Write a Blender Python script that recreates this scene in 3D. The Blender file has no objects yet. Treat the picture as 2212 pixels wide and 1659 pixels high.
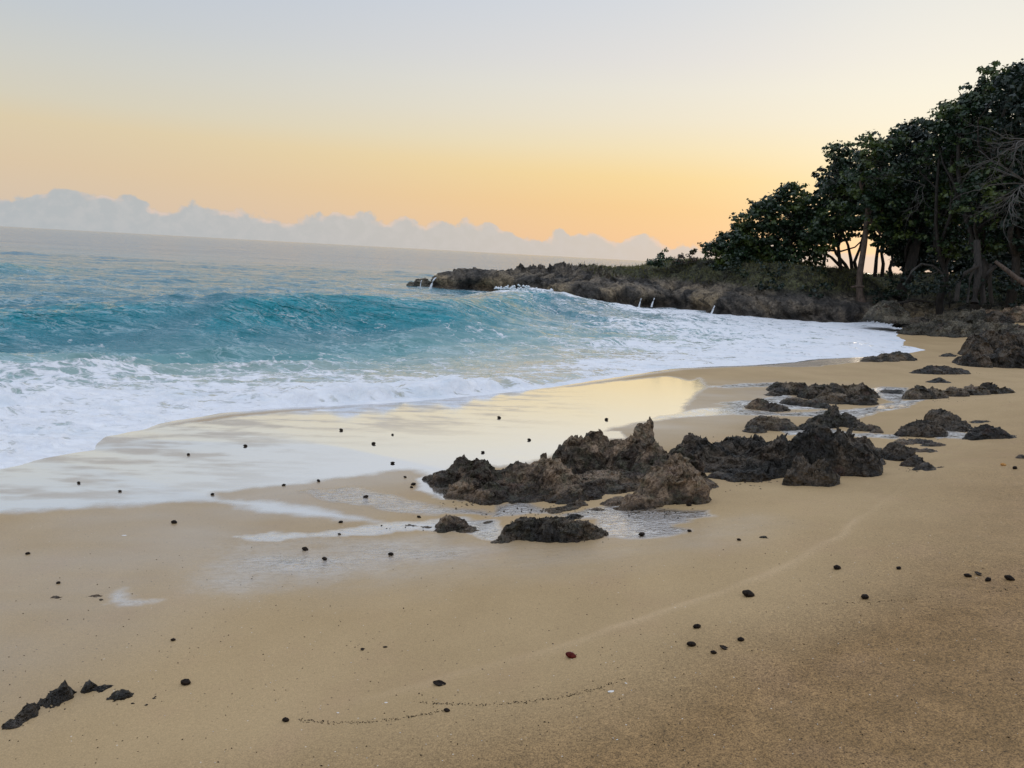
import bpy, math, random
import numpy as np
from mathutils import Matrix, Vector

# ------------------------------------------------------------------ camera, light, exposure
SC = bpy.context.scene
COL = SC.collection
H = 2.3
FPX, PITCH, ROLL = 1600.0, math.radians(9.96), math.radians(3.09)
_f = np.array([0, math.cos(PITCH), -math.sin(PITCH)])
_r0 = np.array([1., 0, 0]); _u0 = np.array([0, math.sin(PITCH), math.cos(PITCH)])
_r = math.cos(ROLL) * _r0 + math.sin(ROLL) * _u0
_u = -math.sin(ROLL) * _r0 + math.cos(ROLL) * _u0
cam_d = bpy.data.cameras.new('camera'); cam = bpy.data.objects.new('camera', cam_d); COL.objects.link(cam)
cam_d.sensor_width = 36; cam_d.lens = 36 * FPX / 2212; cam_d.clip_start = .05; cam_d.clip_end = 60000
cam.matrix_world = Matrix(((_r[0], _u[0], -_f[0], 0), (_r[1], _u[1], -_f[1], 0), (_r[2], _u[2], -_f[2], H), (0, 0, 0, 1)))
SC.camera = cam
SC.view_settings.view_transform = 'Standard'; SC.view_settings.look = 'None'
SC.view_settings.gamma = 1; SC.view_settings.use_curve_mapping = False
SC.view_settings.exposure = 0.0

SUN_AZ, SUN_EL = math.radians(31), math.radians(4)      # azimuth measured from +Y towards +X


def lin(c):
    c = np.array(c[:3]) / 255.
    return tuple(np.where(c < .04045, c / 12.92, ((c + .055) / 1.055) ** 2.4)) + (1.,)


class NT:
    """small helper for node trees"""
    def __init__(s, tree):
        s.t = tree; s.n = tree.nodes; s.l = tree.links; s.n.clear()

    def add(s, kind, **kw):
        n = s.n.new(kind)
        for k, v in kw.items():
            setattr(n, k, v)
        return n

    def put(s, sock, v):
        if v is None: return
        if hasattr(v, 'is_output') or isinstance(v, bpy.types.NodeSocket):
            s.l.new(v, sock)
        else:
            if sock.type == 'RGBA' and len(v) == 3: v = tuple(v) + (1.,)
            sock.default_value = v

    def math(s, op, a, b=None, c=None, clamp=False):
        n = s.add('ShaderNodeMath', operation=op, use_clamp=clamp)
        s.put(n.inputs[0], a); s.put(n.inputs[1], b); s.put(n.inputs[2], c)
        return n.outputs[0]

    def vmath(s, op, a, b=None, scale=None):
        n = s.add('ShaderNodeVectorMath', operation=op)
        s.put(n.inputs[0], a); s.put(n.inputs[1], b)
        if scale is not None: s.put(n.inputs['Scale'], scale)
        return n.outputs['Value'] if op in ('DOT_PRODUCT', 'LENGTH') else n.outputs[0]

    def map(s, v, a, b, c=0., d=1., smooth=True):
        n = s.add('ShaderNodeMapRange', interpolation_type='SMOOTHSTEP' if smooth else 'LINEAR')
        for i, q in enumerate((v, a, b, c, d)): s.put(n.inputs[i], q)
        return n.outputs[0]

    def mix(s, f, a, b, mode='MIX'):
        n = s.add('ShaderNodeMix', data_type='RGBA', blend_type=mode)
        s.put(n.inputs[0], f); s.put(n.inputs[6], a); s.put(n.inputs[7], b)
        return n.outputs[2]

    def noise(s, vec, scale, detail=4, rough=.55, dist=0., out=0, lac=2.):
        n = s.add('ShaderNodeTexNoise')
        s.put(n.inputs['Vector'], vec); s.put(n.inputs['Scale'], scale); s.put(n.inputs['Detail'], detail)
        s.put(n.inputs['Roughness'], rough); s.put(n.inputs['Distortion'], dist); s.put(n.inputs['Lacunarity'], lac)
        return n.outputs[out]

    def ramp(s, f, stops, interp='LINEAR'):
        n = s.add('ShaderNodeValToRGB'); s.put(n.inputs[0], f); cr = n.color_ramp; cr.interpolation = interp
        while len(cr.elements) < len(stops): cr.elements.new(.5)
        for e, (p, c) in zip(cr.elements, stops):
            e.position = p; e.color = c if len(c) == 4 else tuple(c) + (1.,)
        return n.outputs[0]

    def attr(s, name):
        return s.add('ShaderNodeAttribute', attribute_name=name).outputs['Fac']

    def bump(s, h, strength=1., dist=.01, normal=None):
        n = s.add('ShaderNodeBump'); s.put(n.inputs['Strength'], strength); s.put(n.inputs['Distance'], dist)
        s.put(n.inputs['Height'], h); s.put(n.inputs['Normal'], normal)
        return n.outputs[0]


# world: gradient dawn sky, low cloud bank on the horizon, plus a low strength physical sky
W = bpy.data.worlds.new('World'); SC.world = W; W.use_nodes = True
N = NT(W.node_tree)
tc = N.add('ShaderNodeTexCoord'); gen = N.vmath('NORMALIZE', tc.outputs['Generated'])
sep = N.add('ShaderNodeSeparateXYZ'); N.put(sep.inputs[0], gen)
el = N.math('MULTIPLY', N.math('ARCSINE', sep.outputs[2]), 180 / math.pi)            # degrees
az = N.math('MULTIPLY', N.math('ARCTAN2', sep.outputs[0], sep.outputs[1]), 180 / math.pi)
flat = N.add('ShaderNodeCombineXYZ'); N.put(flat.inputs[0], sep.outputs[0]); N.put(flat.inputs[1], sep.outputs[1])
flatn = N.vmath('NORMALIZE', flat.outputs[0])
cosd = N.vmath('DOT_PRODUCT', flatn, (math.sin(SUN_AZ), math.cos(SUN_AZ), 0))
side = N.math('POWER', N.map(cosd, .33, 1.0, smooth=False), 1.9)
e01 = N.math('DIVIDE', el, 90., clamp=True)


def skyramp(stops): return N.ramp(e01, [(d / 90., lin(c)) for d, c in stops])
left = skyramp([(0, (212, 194, 178)), (4.1, (220, 199, 170)), (6.7, (221, 205, 174)), (8.2, (214, 208, 190)), (10.5, (207, 207, 200)),
                (13.3, (197, 203, 208)), (17, (188, 199, 214)), (26, (182, 198, 222)), (45, (230, 241, 260)), (90, (246, 256, 275))])
right = skyramp([(0, (250, 198, 150)), (3.8, (253, 208, 143)), (6, (254, 220, 153)), (8, (251, 230, 184)), (10, (246, 234, 208)), (12, (242, 235, 219)),
                 (14, (235, 230, 224)), (18, (222, 224, 227)), (24, (213, 219, 231)), (45, (230, 241, 260)), (90, (246, 256, 275))])
sky = N.mix(side, left, right)
g_el = math.radians(11)
gd = N.vmath('DOT_PRODUCT', gen, (math.sin(SUN_AZ) * math.cos(g_el), math.cos(SUN_AZ) * math.cos(g_el), math.sin(g_el)))
glow = N.math('POWER', N.math('MAXIMUM', gd, 0.), 38.)
sky = N.mix(N.math('MULTIPLY', glow, .5), sky, (.98, .95, .80, 1))
# clouds
cv = N.add('ShaderNodeCombineXYZ'); N.put(cv.inputs[0], az); N.put(cv.inputs[1], el)
warp = N.noise(cv.outputs[0], 1.3, 5, .6, out=1)
cvw = N.vmath('ADD', cv.outputs[0], N.vmath('SCALE', N.vmath('SUBTRACT', warp, (.5, .5, .5)), scale=.55))
vor = N.add('ShaderNodeTexVoronoi', feature='SMOOTH_F1'); N.put(vor.inputs['Vector'], cvw); N.put(vor.inputs['Scale'], .62)
vor.inputs['Smoothness'].default_value = .5
lumps = N.noise(cv.outputs[0], .20, 2, .5)
small = N.noise(cv.outputs[0], 1.6, 5, .6)
top = N.math('ADD', N.map(az, -40., 35., 2.35, 1.35, smooth=False), N.math('MULTIPLY', N.math('SUBTRACT', lumps, .5), 2.0))
top = N.math('ADD', top, N.math('MULTIPLY', N.math('SUBTRACT', .5, vor.outputs['Distance']), 1.35))
top = N.math('ADD', top, N.math('MULTIPLY', N.math('SUBTRACT', small, .5), .8))
dlt = N.math('SUBTRACT', top, el)
cmask = N.map(dlt, -.06, .20)
edge = N.math('MULTIPLY', N.map(dlt, .0, .10), N.map(dlt, .55, .15))
ccol = N.mix(side, lin((176, 185, 191)), lin((210, 203, 194)))
ccol = N.mix(N.math('MULTIPLY', N.map(N.noise(cvw, 1.1, 5, .6), .4, .65), .26), ccol, lin((208, 206, 206)))
ccol = N.mix(N.map(dlt, .5, 3.2, 0., .35), ccol, N.mix(side, lin((174, 184, 190)), lin((212, 203, 192))))
ccol = N.mix(N.math('MULTIPLY', edge, N.map(N.noise(cv.outputs[0], .5, 3, .5), .42, .62, 0., .55)), ccol, lin((244, 210, 186)))
sky = N.mix(N.math('MULTIPLY', cmask, .9), sky, ccol)
bg1 = N.add('ShaderNodeBackground'); N.put(bg1.inputs[0], sky); bg1.inputs[1].default_value = .97
nish = N.add('ShaderNodeTexSky', sky_type='NISHITA'); nish.sun_disc = False
nish.sun_elevation = SUN_EL; nish.sun_rotation = SUN_AZ
bg2 = N.add('ShaderNodeBackground'); N.put(bg2.inputs[0], nish.outputs[0]); bg2.inputs[1].default_value = .004
ad = N.add('ShaderNodeAddShader'); N.l.new(bg1.outputs[0], ad.inputs[0]); N.l.new(bg2.outputs[0], ad.inputs[1])
wo = N.add('ShaderNodeOutputWorld'); N.l.new(ad.outputs[0], wo.inputs[0])

sun_d = bpy.data.lights.new('sun', 'SUN'); sun = bpy.data.objects.new('sun', sun_d); COL.objects.link(sun)
sun_d.energy = .5; sun_d.angle = math.radians(14); sun_d.color = (1., .83, .62)
sun.rotation_euler = Vector((math.sin(SUN_AZ) * math.cos(SUN_EL + .1), math.cos(SUN_AZ) * math.cos(SUN_EL + .1), math.sin(SUN_EL + .1))).to_track_quat('Z', 'Y').to_euler()


# ------------------------------------------------------------------ helpers
def ray(px, py):
    return _f + (px - 1106) / FPX * _r - (py - 829.5) / FPX * _u


def U(px, py, z=0.05):
    d = ray(px, py); t = (z - H) / d[2]
    return np.array([d[0] * t, d[1] * t])


def at_depth(px, py, y):
    d = ray(px, py); t = y / d[1]
    return np.array([d[0] * t, y, H + d[2] * t])


_rng = np.random.RandomState(7)
_perm = _rng.permutation(1024); _perm = np.concatenate([_perm, _perm])
_g2 = _rng.uniform(0, 2 * np.pi, 1024); _g2 = np.stack([np.cos(_g2), np.sin(_g2)], 1)
_g3 = _rng.normal(size=(1024, 3)); _g3 /= np.linalg.norm(_g3, axis=1, keepdims=True)


def n2(x, y):
    xi = np.floor(x).astype(np.int64); yi = np.floor(y).astype(np.int64); xf = x - xi; yf = y - yi
    u = xf * xf * xf * (xf * (xf * 6 - 15) + 10); v = yf * yf * yf * (yf * (yf * 6 - 15) + 10)
    def g(a, b, fx, fy):
        k = _perm[(_perm[(xi + a) & 1023] + yi + b) & 1023]; return _g2[k, 0] * fx + _g2[k, 1] * fy
    a = g(0, 0, xf, yf); b = g(1, 0, xf - 1, yf); c = g(0, 1, xf, yf - 1); d = g(1, 1, xf - 1, yf - 1)
    return ((a + u * (b - a)) * (1 - v) + (c + u * (d - c)) * v) * 1.5


def n3(x, y, z):
    xi = np.floor(x).astype(np.int64); yi = np.floor(y).astype(np.int64); zi = np.floor(z).astype(np.int64)
    xf = x - xi; yf = y - yi; zf = z - zi
    f = lambda t: t * t * t * (t * (t * 6 - 15) + 10)
    u, v, w = f(xf), f(yf), f(zf)
    def g(a, b, c):
        k = _perm[(_perm[(_perm[(xi + a) & 1023] + yi + b) & 1023] + zi + c) & 1023]
        G = _g3[k]; return G[..., 0] * (xf - a) + G[..., 1] * (yf - b) + G[..., 2] * (zf - c)
    l = lambda a, b, t: a + t * (b - a)
    return l(l(l(g(0, 0, 0), g(1, 0, 0), u), l(g(0, 1, 0), g(1, 1, 0), u), v),
             l(l(g(0, 0, 1), g(1, 0, 1), u), l(g(0, 1, 1), g(1, 1, 1), u), v), w) * 1.5


def fbm2(x, y, oct=4, rough=.5, seed=0.):
    s = 0; a = 1; t = 0
    for i in range(oct):
        s = s + a * n2(x * 2 ** i + seed + 17.3 * i, y * 2 ** i - seed + 9.1 * i); t += a; a *= rough
    return s / t


def ridged2(x, y, oct=4, rough=.5, seed=0.):
    s = 0; a = 1; t = 0
    for i in range(oct):
        s = s + a * (1 - 2.2 * np.abs(n2(x * 2 ** i + seed + 13.7 * i, y * 2 ** i + seed * .7 + 5.3 * i))); t += a; a *= rough
    return s / t


def ss(a, b, v):
    t = np.clip((v - a) / (b - a), 0, 1); return t * t * (3 - 2 * t)


def seg_dist(x, y, poly):
    """unsigned distance to an open polyline, signed side, arc length"""
    best = np.full(x.shape, 1e9); sgn = np.ones(x.shape); arc = np.zeros(x.shape); L = 0.
    for (ax, ay), (bx, by) in zip(poly[:-1], poly[1:]):
        dx, dy = bx - ax, by - ay; ll = dx * dx + dy * dy + 1e-12
        t = np.clip(((x - ax) * dx + (y - ay) * dy) / ll, 0, 1)
        qx = x - (ax + t * dx); qy = y - (ay + t * dy); d = np.hypot(qx, qy)
        m = d < best - 1e-9
        best = np.where(m, d, best); sgn = np.where(m, np.where(dx * qy - dy * qx > 0, 1., -1.), sgn)
        arc = np.where(m, L + t * math.sqrt(ll), arc); L += math.sqrt(ll)
    return best, sgn, arc


def poly_sdf(x, y, poly):
    """signed distance to a closed polygon, positive inside"""
    d = np.full(x.shape, 1e9); inside = np.zeros(x.shape, bool)
    P = list(poly); Q = P[1:] + P[:1]
    for (ax, ay), (bx, by) in zip(P, Q):
        dx, dy = bx - ax, by - ay; ll = dx * dx + dy * dy + 1e-12
        t = np.clip(((x - ax) * dx + (y - ay) * dy) / ll, 0, 1)
        d = np.minimum(d, np.hypot(x - ax - t * dx, y - ay - t * dy))
        if abs(dy) > 1e-12:
            c = ((ay > y) != (by > y)) & (x < dx * (y - ay) / dy + ax)
            inside ^= c
    return np.where(inside, d, -d)


def mesh(name, V, Fc, mat=None, parent=None, smooth=True, attrs=None, mats=None, midx=None):
    V = np.asarray(V, np.float32); Fc = np.asarray(Fc, np.int32)
    me = bpy.data.meshes.new(name); k = Fc.shape[1]; n = len(Fc)
    me.vertices.add(len(V)); me.vertices.foreach_set('co', V.ravel())
    me.loops.add(n * k); me.loops.foreach_set('vertex_index', Fc.ravel())
    me.polygons.add(n); me.polygons.foreach_set('loop_start', np.arange(0, n * k, k, dtype=np.int32))
    try: me.polygons.foreach_set('loop_total', np.full(n, k, np.int32))
    except Exception: pass
    me.polygons.foreach_set('use_smooth', np.full(n, bool(smooth)))
    for a, v in (attrs or {}).items():
        at = me.attributes.new(a, 'FLOAT', 'POINT'); at.data.foreach_set('value', np.asarray(v, np.float32))
    if mat: me.materials.append(mat)
    me.update(); me.validate()
    o = bpy.data.objects.new(name, me); COL.objects.link(o)
    if parent: o.parent = parent
    return o


def tag(o, label=None, cat=None, group=None, kind=None):
    if label: o['label'] = label
    if cat: o['category'] = cat
    if group: o['group'] = group
    if kind: o['kind'] = kind
    return o


def empty(name, loc):
    o = bpy.data.objects.new(name, None); COL.objects.link(o); o.location = loc; o.empty_display_size = .1
    return o


def grid_faces(nr, nc, keep=None):
    i = np.arange(nr * nc).reshape(nr, nc)
    F_ = np.stack([i[:-1, :-1], i[:-1, 1:], i[1:, 1:], i[1:, :-1]], -1).reshape(-1, 4)
    if keep is not None: F_ = F_[keep.ravel()[F_].any(1)]
    return F_


def compact(V, F_, attrs):
    used = np.zeros(len(V), bool); used[F_] = True; idx = np.cumsum(used) - 1
    return V[used], idx[F_], {k: np.asarray(v).ravel()[used] for k, v in attrs.items()}


# ------------------------------------------------------------------ terrain functions
SHORE_P = [(0, 1013), (45, 1004), (90, 990), (150, 980), (205, 972), (211, 958), (228, 943), (300, 930), (345, 915), (400, 905), (480, 892), (560, 885),
           (630, 880), (700, 878), (790, 873), (880, 868), (980, 859), (1080, 850), (1190, 836), (1300, 820), (1380, 807), (1460, 796), (1560, 791),
           (1640, 788), (1700, 783), (1760, 776), (1840, 772), (1900, 770), (1960, 763), (2003, 756), (1975, 750), (1945, 746), (1958, 737), (1938, 725), (1950, 712), (1950, 700)]
SHORE = [(-16, -12), (-8.6, -1.), (-6.0, 4.2)] + [tuple(U(*p)) for p in SHORE_P] + [(20, 39), (34, 62), (60, 90)]


def shore_d(x, y):
    """signed distance, positive on the land side"""
    d, s, _ = seg_dist(x, y, SHORE)
    return -d * s


RIDGE = [tuple(U(px, py, .55)) for px, py in [(-300, 1600), (0, 1480), (400, 1450), (900, 1412), (1250, 1352), (1450, 1310), (1600, 1268), (1700, 1232), (1800, 1180), (1850, 1140),
                                           (1900, 1100), (1960, 1040), (2060, 960), (2180, 870)]]


def sand_z(x, y, d=None, detail=True):
    x = np.asarray(x, float); y = np.asarray(y, float)
    if d is None: d = shore_d(x, y)
    z = .05 + .036 * np.clip(d, -60, 4.5) + .15 * np.clip(d - 4.5, 0, 8) + .03 * np.clip(d - 12, 0, 30)
    z = np.where(d < 0, .05 + .085 * d, z)
    z = np.maximum(z, -3.)
    z = z + .85 * ss(14.2, 20, x) * ss(19, 29, y) * ss(.3, 3.5, d)
    if detail:
        k = ss(3, 6, d)
        z = z + k * .06 * fbm2(x * .35, y * .35, 3, .5, 3.1) + k * .012 * fbm2(x * 1.8, y * 1.8, 3, .5, 8.)
        # soft mound on the right behind the rocks
        z = z + .16 * np.exp(-(((x - 7.6) / 1.3) ** 2 + ((y - 10.6) / .9) ** 2))
        z = z + .06 * np.exp(-(((x - 4.6) / .9) ** 2 + ((y - 6.4) / .8) ** 2))
        n_ = x.shape if x.ndim else ()
        rd, rs, _ = seg_dist(np.atleast_1d(x) + .03 * fbm2(np.atleast_1d(x) * 2, np.atleast_1d(y) * 2, 2, .5, 1.), np.atleast_1d(y) + .05 * fbm2(np.atleast_1d(x) * 1.7, np.atleast_1d(y) * 1.7, 3, .5, 2.), RIDGE)
        up = -rd * rs; add = .009 * np.exp(-(rd / .028) ** 2) * ss(-1.2, .3, np.atleast_1d(x)) + .02 * ss(-.05, .35, up)
        z = z + add.reshape(n_)
    return z


def hit(px, py, zoff=0.):
    """where the sight line through a picture point meets the sand"""
    d = ray(px, py); lo, hi = .5, 80.
    ts = np.concatenate([np.linspace(1., 12, 600), np.linspace(12.02, 60, 900)])
    X = d[0] * ts; Y = d[1] * ts; Z = H + d[2] * ts
    g = Z - (sand_z(X, Y) + zoff); k = np.argmax(g < 0)
    if k == 0: k = len(ts) - 1
    a, b = ts[k - 1], ts[k]; ga, gb = g[k - 1], g[k]; t = a + (b - a) * ga / (ga - gb + 1e-12)
    return np.array([d[0] * t, d[1] * t, H + d[2] * t]), t


# headland
HEAD = [tuple(U(px, py, .05)) for px, py in [(944, 622), (990, 624), (1040, 626), (1100, 632), (1170, 641), (1210, 653), (1270, 659), (1370, 661), (1450, 664), (1500, 670), (1540, 678),
                                          (1640, 685), (1710, 690), (1770, 694), (1830, 697), (1890, 697)]]
HEAD += [(18.2, 35.3), (18.6, 33.2), (20.0, 31.2), (23, 30), (27, 29), (34, 27), (70, 25), (70, 95), (34, 72), (20, 60), (10, 52.5), (4, 50), (0, 49), (-3.5, 48), (-5.6, 46.5)]
TOPX = [-8, -5.3, -4.2, -3.2, -1.5, 0, 5, 7.2, 9.2, 11, 14, 20, 30, 70]
TOPZ = [.3, .55, .95, 1.2, 1.45, 1.55, 1.62, 1.85, 2.4, 2.5, 2.45, 2.3, 2.35, 2.6]


def head_z(x, y, rough=True):
    x = np.asarray(x, float); y = np.asarray(y, float)
    d = poly_sdf(x, y, HEAD)
    dn = d + (.5 * fbm2(x * .5, y * .5, 3, .5, 1.7) if rough else 0)
    topz = np.interp(x, TOPX, TOPZ)
    lip = np.minimum(topz, .95 + .35 * fbm2(x * .22, y * .22, 2, .5, 5.) + .2 * ss(2, -3, x))
    beachy = ss(17.5, 20.5, x)                            # towards the beach the land rises gently out of the sand
    z = lip * ss(-.25, .75, dn) + (topz - lip) * ss(.8, 4.2, dn) - .7 * ss(.2, -1.2, dn)
    zb = sand_z(x, y, detail=False) - .25 + .28 * np.clip(d, -1, 9)
    z = z * (1 - beachy) + np.minimum(zb, 2.38) * beachy
    if rough:
        rk = ss(-1, 0, dn) * (1 - .75 * ss(2.5, 6, dn) * ss(4, 7, x))
        z = z + rk * (.36 * ridged2(x * .9, y * 1.1, 5, .58, 2.2) - .15) + .05 * fbm2(x * 4, y * 4, 2, .5, 9.) * rk
        spire = ss(8, 3, x) * ss(1.2, 2.5, dn) * ss(7, 3.5, dn)
        z = z + spire * .5 * np.clip(ridged2(x * 1.5, y * 1.0, 3, .5, 6.6) - .35, 0, 1) * 1.6
    return z, d


# ------------------------------------------------------------------ materials
def new_mat(name):
    m = bpy.data.materials.new(name); m.use_nodes = True
    return m, NT(m.node_tree)


def finish(N, bsdf):
    o = N.add('ShaderNodeOutputMaterial'); N.l.new(bsdf, o.inputs[0])


def pos(N):
    return N.add('ShaderNodeNewGeometry').outputs['Position']


def principled(N, **kw):
    b = N.add('ShaderNodeBsdfPrincipled')
    for k, v in kw.items(): N.put(b.inputs[k.replace('_', ' ')], v)
    return b


def mat_sand():
    m, N = new_mat('sand'); p = pos(N)
    wet = N.attr('wet'); milk = N.attr('milk'); rip = N.attr('ripple'); tone = N.attr('tone'); line = N.attr('line')
    big = N.noise(p, .9, 4, .6); mid = N.noise(p, 7., 4, .6)
    grain = N.noise(p, 170., 2, .7); grain2 = N.noise(p, 65., 3, .7)
    c = N.mix(N.map(big, .3, .7), (.415, .284, .140, 1), (.475, .33, .168, 1))
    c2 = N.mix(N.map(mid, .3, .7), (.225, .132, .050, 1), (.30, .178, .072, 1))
    c = N.mix(tone, c, c2)  # browner coarse upper sand, with tree shade and vignetting put into its colour
    c = N.mix(N.map(N.noise(p, 2.1, 3, .5), .5, .75, 0., .22), c, (.42, .26, .15, 1))
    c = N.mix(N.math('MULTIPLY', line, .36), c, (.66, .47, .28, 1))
    sp = N.math('MULTIPLY', N.map(grain, .25, .75, -1., 1., smooth=False), N.math('ADD', .22, N.math('MULTIPLY', tone, .55)))
    sp = N.math('ADD', sp, N.math('MULTIPLY', N.map(grain2, .25, .75, -1., 1., smooth=False), N.math('ADD', .08, N.math('MULTIPLY', tone, .40))))
    c = N.vmath('SCALE', c, scale=N.math('ADD', 1., sp))
    vor = N.add('ShaderNodeTexVoronoi'); N.put(vor.inputs['Vector'], p); N.put(vor.inputs['Scale'], 55.)
    sepc = N.add('ShaderNodeSeparateColor'); N.put(sepc.inputs[0], vor.outputs['Color'])
    fleck = N.math('MULTIPLY', N.map(vor.outputs['Distance'], .22, .12), N.math('GREATER_THAN', sepc.outputs[0], .985))
    fleckd = N.math('MULTIPLY', N.map(vor.outputs['Distance'], .3, .15), N.math('LESS_THAN', sepc.outputs[1], .02))
    c = N.mix(N.math('MULTIPLY', fleck, .8), c, (.75, .68, .58, 1))
    c = N.mix(N.math('MULTIPLY', fleckd, .8), c, (.05, .035, .025, 1))
    c = N.mix(N.math('MULTIPLY', wet, .72), c, (.17, .125, .085, 1))
    rn0 = N.noise(p, 9., 4, .65, 1.5)
    milk = N.math('MULTIPLY', milk, N.map(rn0, .36, .56, .35, 1.))
    c = N.mix(milk, c, (.86, .84, .80, 1))
    # ripples of the run-off
    mp = N.add('ShaderNodeMapping'); N.put(mp.inputs[0], p); mp.inputs['Rotation'].default_value = (0, 0, math.radians(-28)); mp.inputs['Scale'].default_value = (1., 2.4, 1.)
    rn = N.noise(mp.outputs[0], 11., 3, .55, 1.2)
    h = N.math('MULTIPLY', rn, N.math('MULTIPLY', rip, 1.))
    nrm = N.bump(h, 1., .03)
    nrm_g = N.bump(N.math('ADD', grain2, N.math('MULTIPLY', grain, .6)), N.math('ADD', .25, N.math('MULTIPLY', tone, .6)), .004, nrm)
    base = principled(N, Base_Color=c, Roughness=.75, Normal=nrm_g)
    base.inputs['Specular IOR Level'].default_value = .35
    pits = N.noise(p, 26., 3, .6)
    fine = N.bump(N.noise(mp.outputs[0], 14., 3, .5), .12, .004, nrm)
    gl = N.add('ShaderNodeBsdfGlossy'); N.put(gl.inputs['Roughness'], N.map(wet, .3, 1., .34, .09, smooth=False)); N.put(gl.inputs['Normal'], fine); gl.inputs['Color'].default_value = (.95, .965, .99, 1)
    fr = N.add('ShaderNodeFresnel'); fr.inputs['IOR'].default_value = 1.9; N.put(fr.inputs['Normal'], nrm)
    fac = N.math('MULTIPLY', N.map(fr.outputs[0], .05, .28, .15, 1., smooth=False), wet, clamp=True)
    fac = N.math('MULTIPLY', fac, N.math('SUBTRACT', .97, N.math('MULTIPLY', milk, .85)))
    mx = N.add('ShaderNodeMixShader'); N.put(mx.inputs[0], fac); N.l.new(base.outputs[0], mx.inputs[1]); N.l.new(gl.outputs[0], mx.inputs[2])
    finish(N, mx.outputs[0]); return m


def mat_water():
    m, N = new_mat('sea_water'); p = pos(N)
    foam = N.attr('foam'); shal = N.attr('shallow'); far = N.attr('far')
    col = N.ramp(shal, [(0., (.006, .155, .205)), (.5, (.11, .30, .31)), (1., (.42, .42, .34))])
    col = N.mix(far, col, (.09, .19, .27, 1))
    face = N.attr('face')
    col = N.mix(face, col, (.004, .265, .325, 1))
    mp = N.add('ShaderNodeMapping'); N.put(mp.inputs[0], p); mp.inputs['Rotation'].default_value = (0, 0, math.radians(-8)); mp.inputs['Scale'].default_value = (.34, 1., 1.)
    b1 = N.noise(mp.outputs[0], 2.2, 4, .6, .4)
    b0 = N.noise(mp.outputs[0], 7.5, 4, .65, .3)
    nb = N.bump(N.math('ADD', b1, N.math('MULTIPLY', b0, .33)), N.math('SUBTRACT', N.math('SUBTRACT', .7, N.math('MULTIPLY', far, .45)), N.math('MULTIPLY', shal, .35)), .10)
    rg = N.math('ABSOLUTE', N.math('SUBTRACT', N.noise(mp.outputs[0], 2.6, 4, .6, .5), .5))
    nb = N.bump(rg, N.math('MULTIPLY', N.math('MULTIPLY', N.math('MAXIMUM', N.math('SUBTRACT', N.math('ADD', .40, N.math('MULTIPLY', face, .72)), N.math('MULTIPLY', shal, .38)), .06), N.math('SUBTRACT', 1., N.math('MULTIPLY', far, .55))), N.math('SUBTRACT', 1., N.math('MULTIPLY', foam, .5))), .60, nb)
    rg2 = N.math('ABSOLUTE', N.math('SUBTRACT', N.noise(mp.outputs[0], .8, 4, .6, .5), .5))
    nb = N.bump(rg2, N.math('ADD', .07, N.math('MULTIPLY', far, .10)), 1.3, nb)
    b2 = N.noise(mp.outputs[0], .55, 4, .6, .3)
    nb = N.bump(b2, N.math('MULTIPLY', far, 1.), .2, nb)
    b3 = N.noise(mp.outputs[0], .13, 6, .72, .3)
    nb = N.bump(b3, N.math('MULTIPLY', far, 1.), 1.1, nb)
    st = N.map(N.math('ABSOLUTE', N.math('SUBTRACT', N.noise(mp.outputs[0], 4.2, 5, .65, .8), .5)), .0, .06, 1., 0.)
    st = N.math('MULTIPLY', st, N.map(N.noise(mp.outputs[0], 1.1, 3, .6), .42, .6))
    col = N.mix(N.math('MULTIPLY', st, N.math('SUBTRACT', .6, N.math('MULTIPLY', far, .6))), col, (.42, .58, .62, 1))  # thin foam streaks that also put the chop's sky glints into the colour
    wat = principled(N, Base_Color=col, Roughness=N.math('ADD', .07, N.math('MULTIPLY', far, .08)), IOR=N.math('SUBTRACT', 1.5, N.math('MULTIPLY', face, .15)), Normal=nb)
    # foam
    fmp = N.add('ShaderNodeMapping'); N.put(fmp.inputs[0], p); fmp.inputs['Rotation'].default_value = (0, 0, math.radians(-22)); fmp.inputs['Scale'].default_value = (.6, 1.25, 1.)
    fp = fmp.outputs[0]
    wp = N.vmath('ADD', fp, N.vmath('SCALE', N.vmath('SUBTRACT', N.noise(p, 1.3, 3, .6, out=1), (.5, .5, .5)), scale=.8))
    v1 = N.add('ShaderNodeTexVoronoi', feature='DISTANCE_TO_EDGE'); N.put(v1.inputs['Vector'], wp); N.put(v1.inputs['Scale'], 3.2)
    lace = N.map(v1.outputs['Distance'], .0, .22, 1., 0.)
    v2 = N.add('ShaderNodeTexVoronoi', feature='DISTANCE_TO_EDGE'); N.put(v2.inputs['Vector'], wp); N.put(v2.inputs['Scale'], 9.)
    lace2 = N.map(v2.outputs['Distance'], .0, .25, 1., 0.)
    nn = N.noise(wp, 2.1, 6, .66)
    mask = N.math('ADD', N.math('MULTIPLY', nn, 1.15), N.math('ADD', N.math('MULTIPLY', lace, .18), N.math('MULTIPLY', lace2, .10)))
    thr = N.math('SUBTRACT', 1.10, N.math('MULTIPLY', foam, .73))
    fm = N.map(N.math('SUBTRACT', mask, thr), -.09, .15)
    fm = N.math('MULTIPLY', fm, N.map(foam, .02, .2))
    fb = N.noise(wp, 6., 6, .7)
    fn = N.bump(N.math('ADD', fb, N.math('MULTIPLY', fm, .7)), .8, .07)
    fcol = N.mix(N.map(fb, .3, .7), (.87, .89, .94, 1), (.96, .96, .97, 1))
    fcol = N.mix(N.map(N.noise(wp, 1.1, 5, .6), .5, .72, 0., .4), fcol, (.58, .70, .78, 1))
    fo = principled(N, Base_Color=fcol, Roughness=.6, Normal=fn)
    fo.inputs['Subsurface Weight'].default_value = .0
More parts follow.
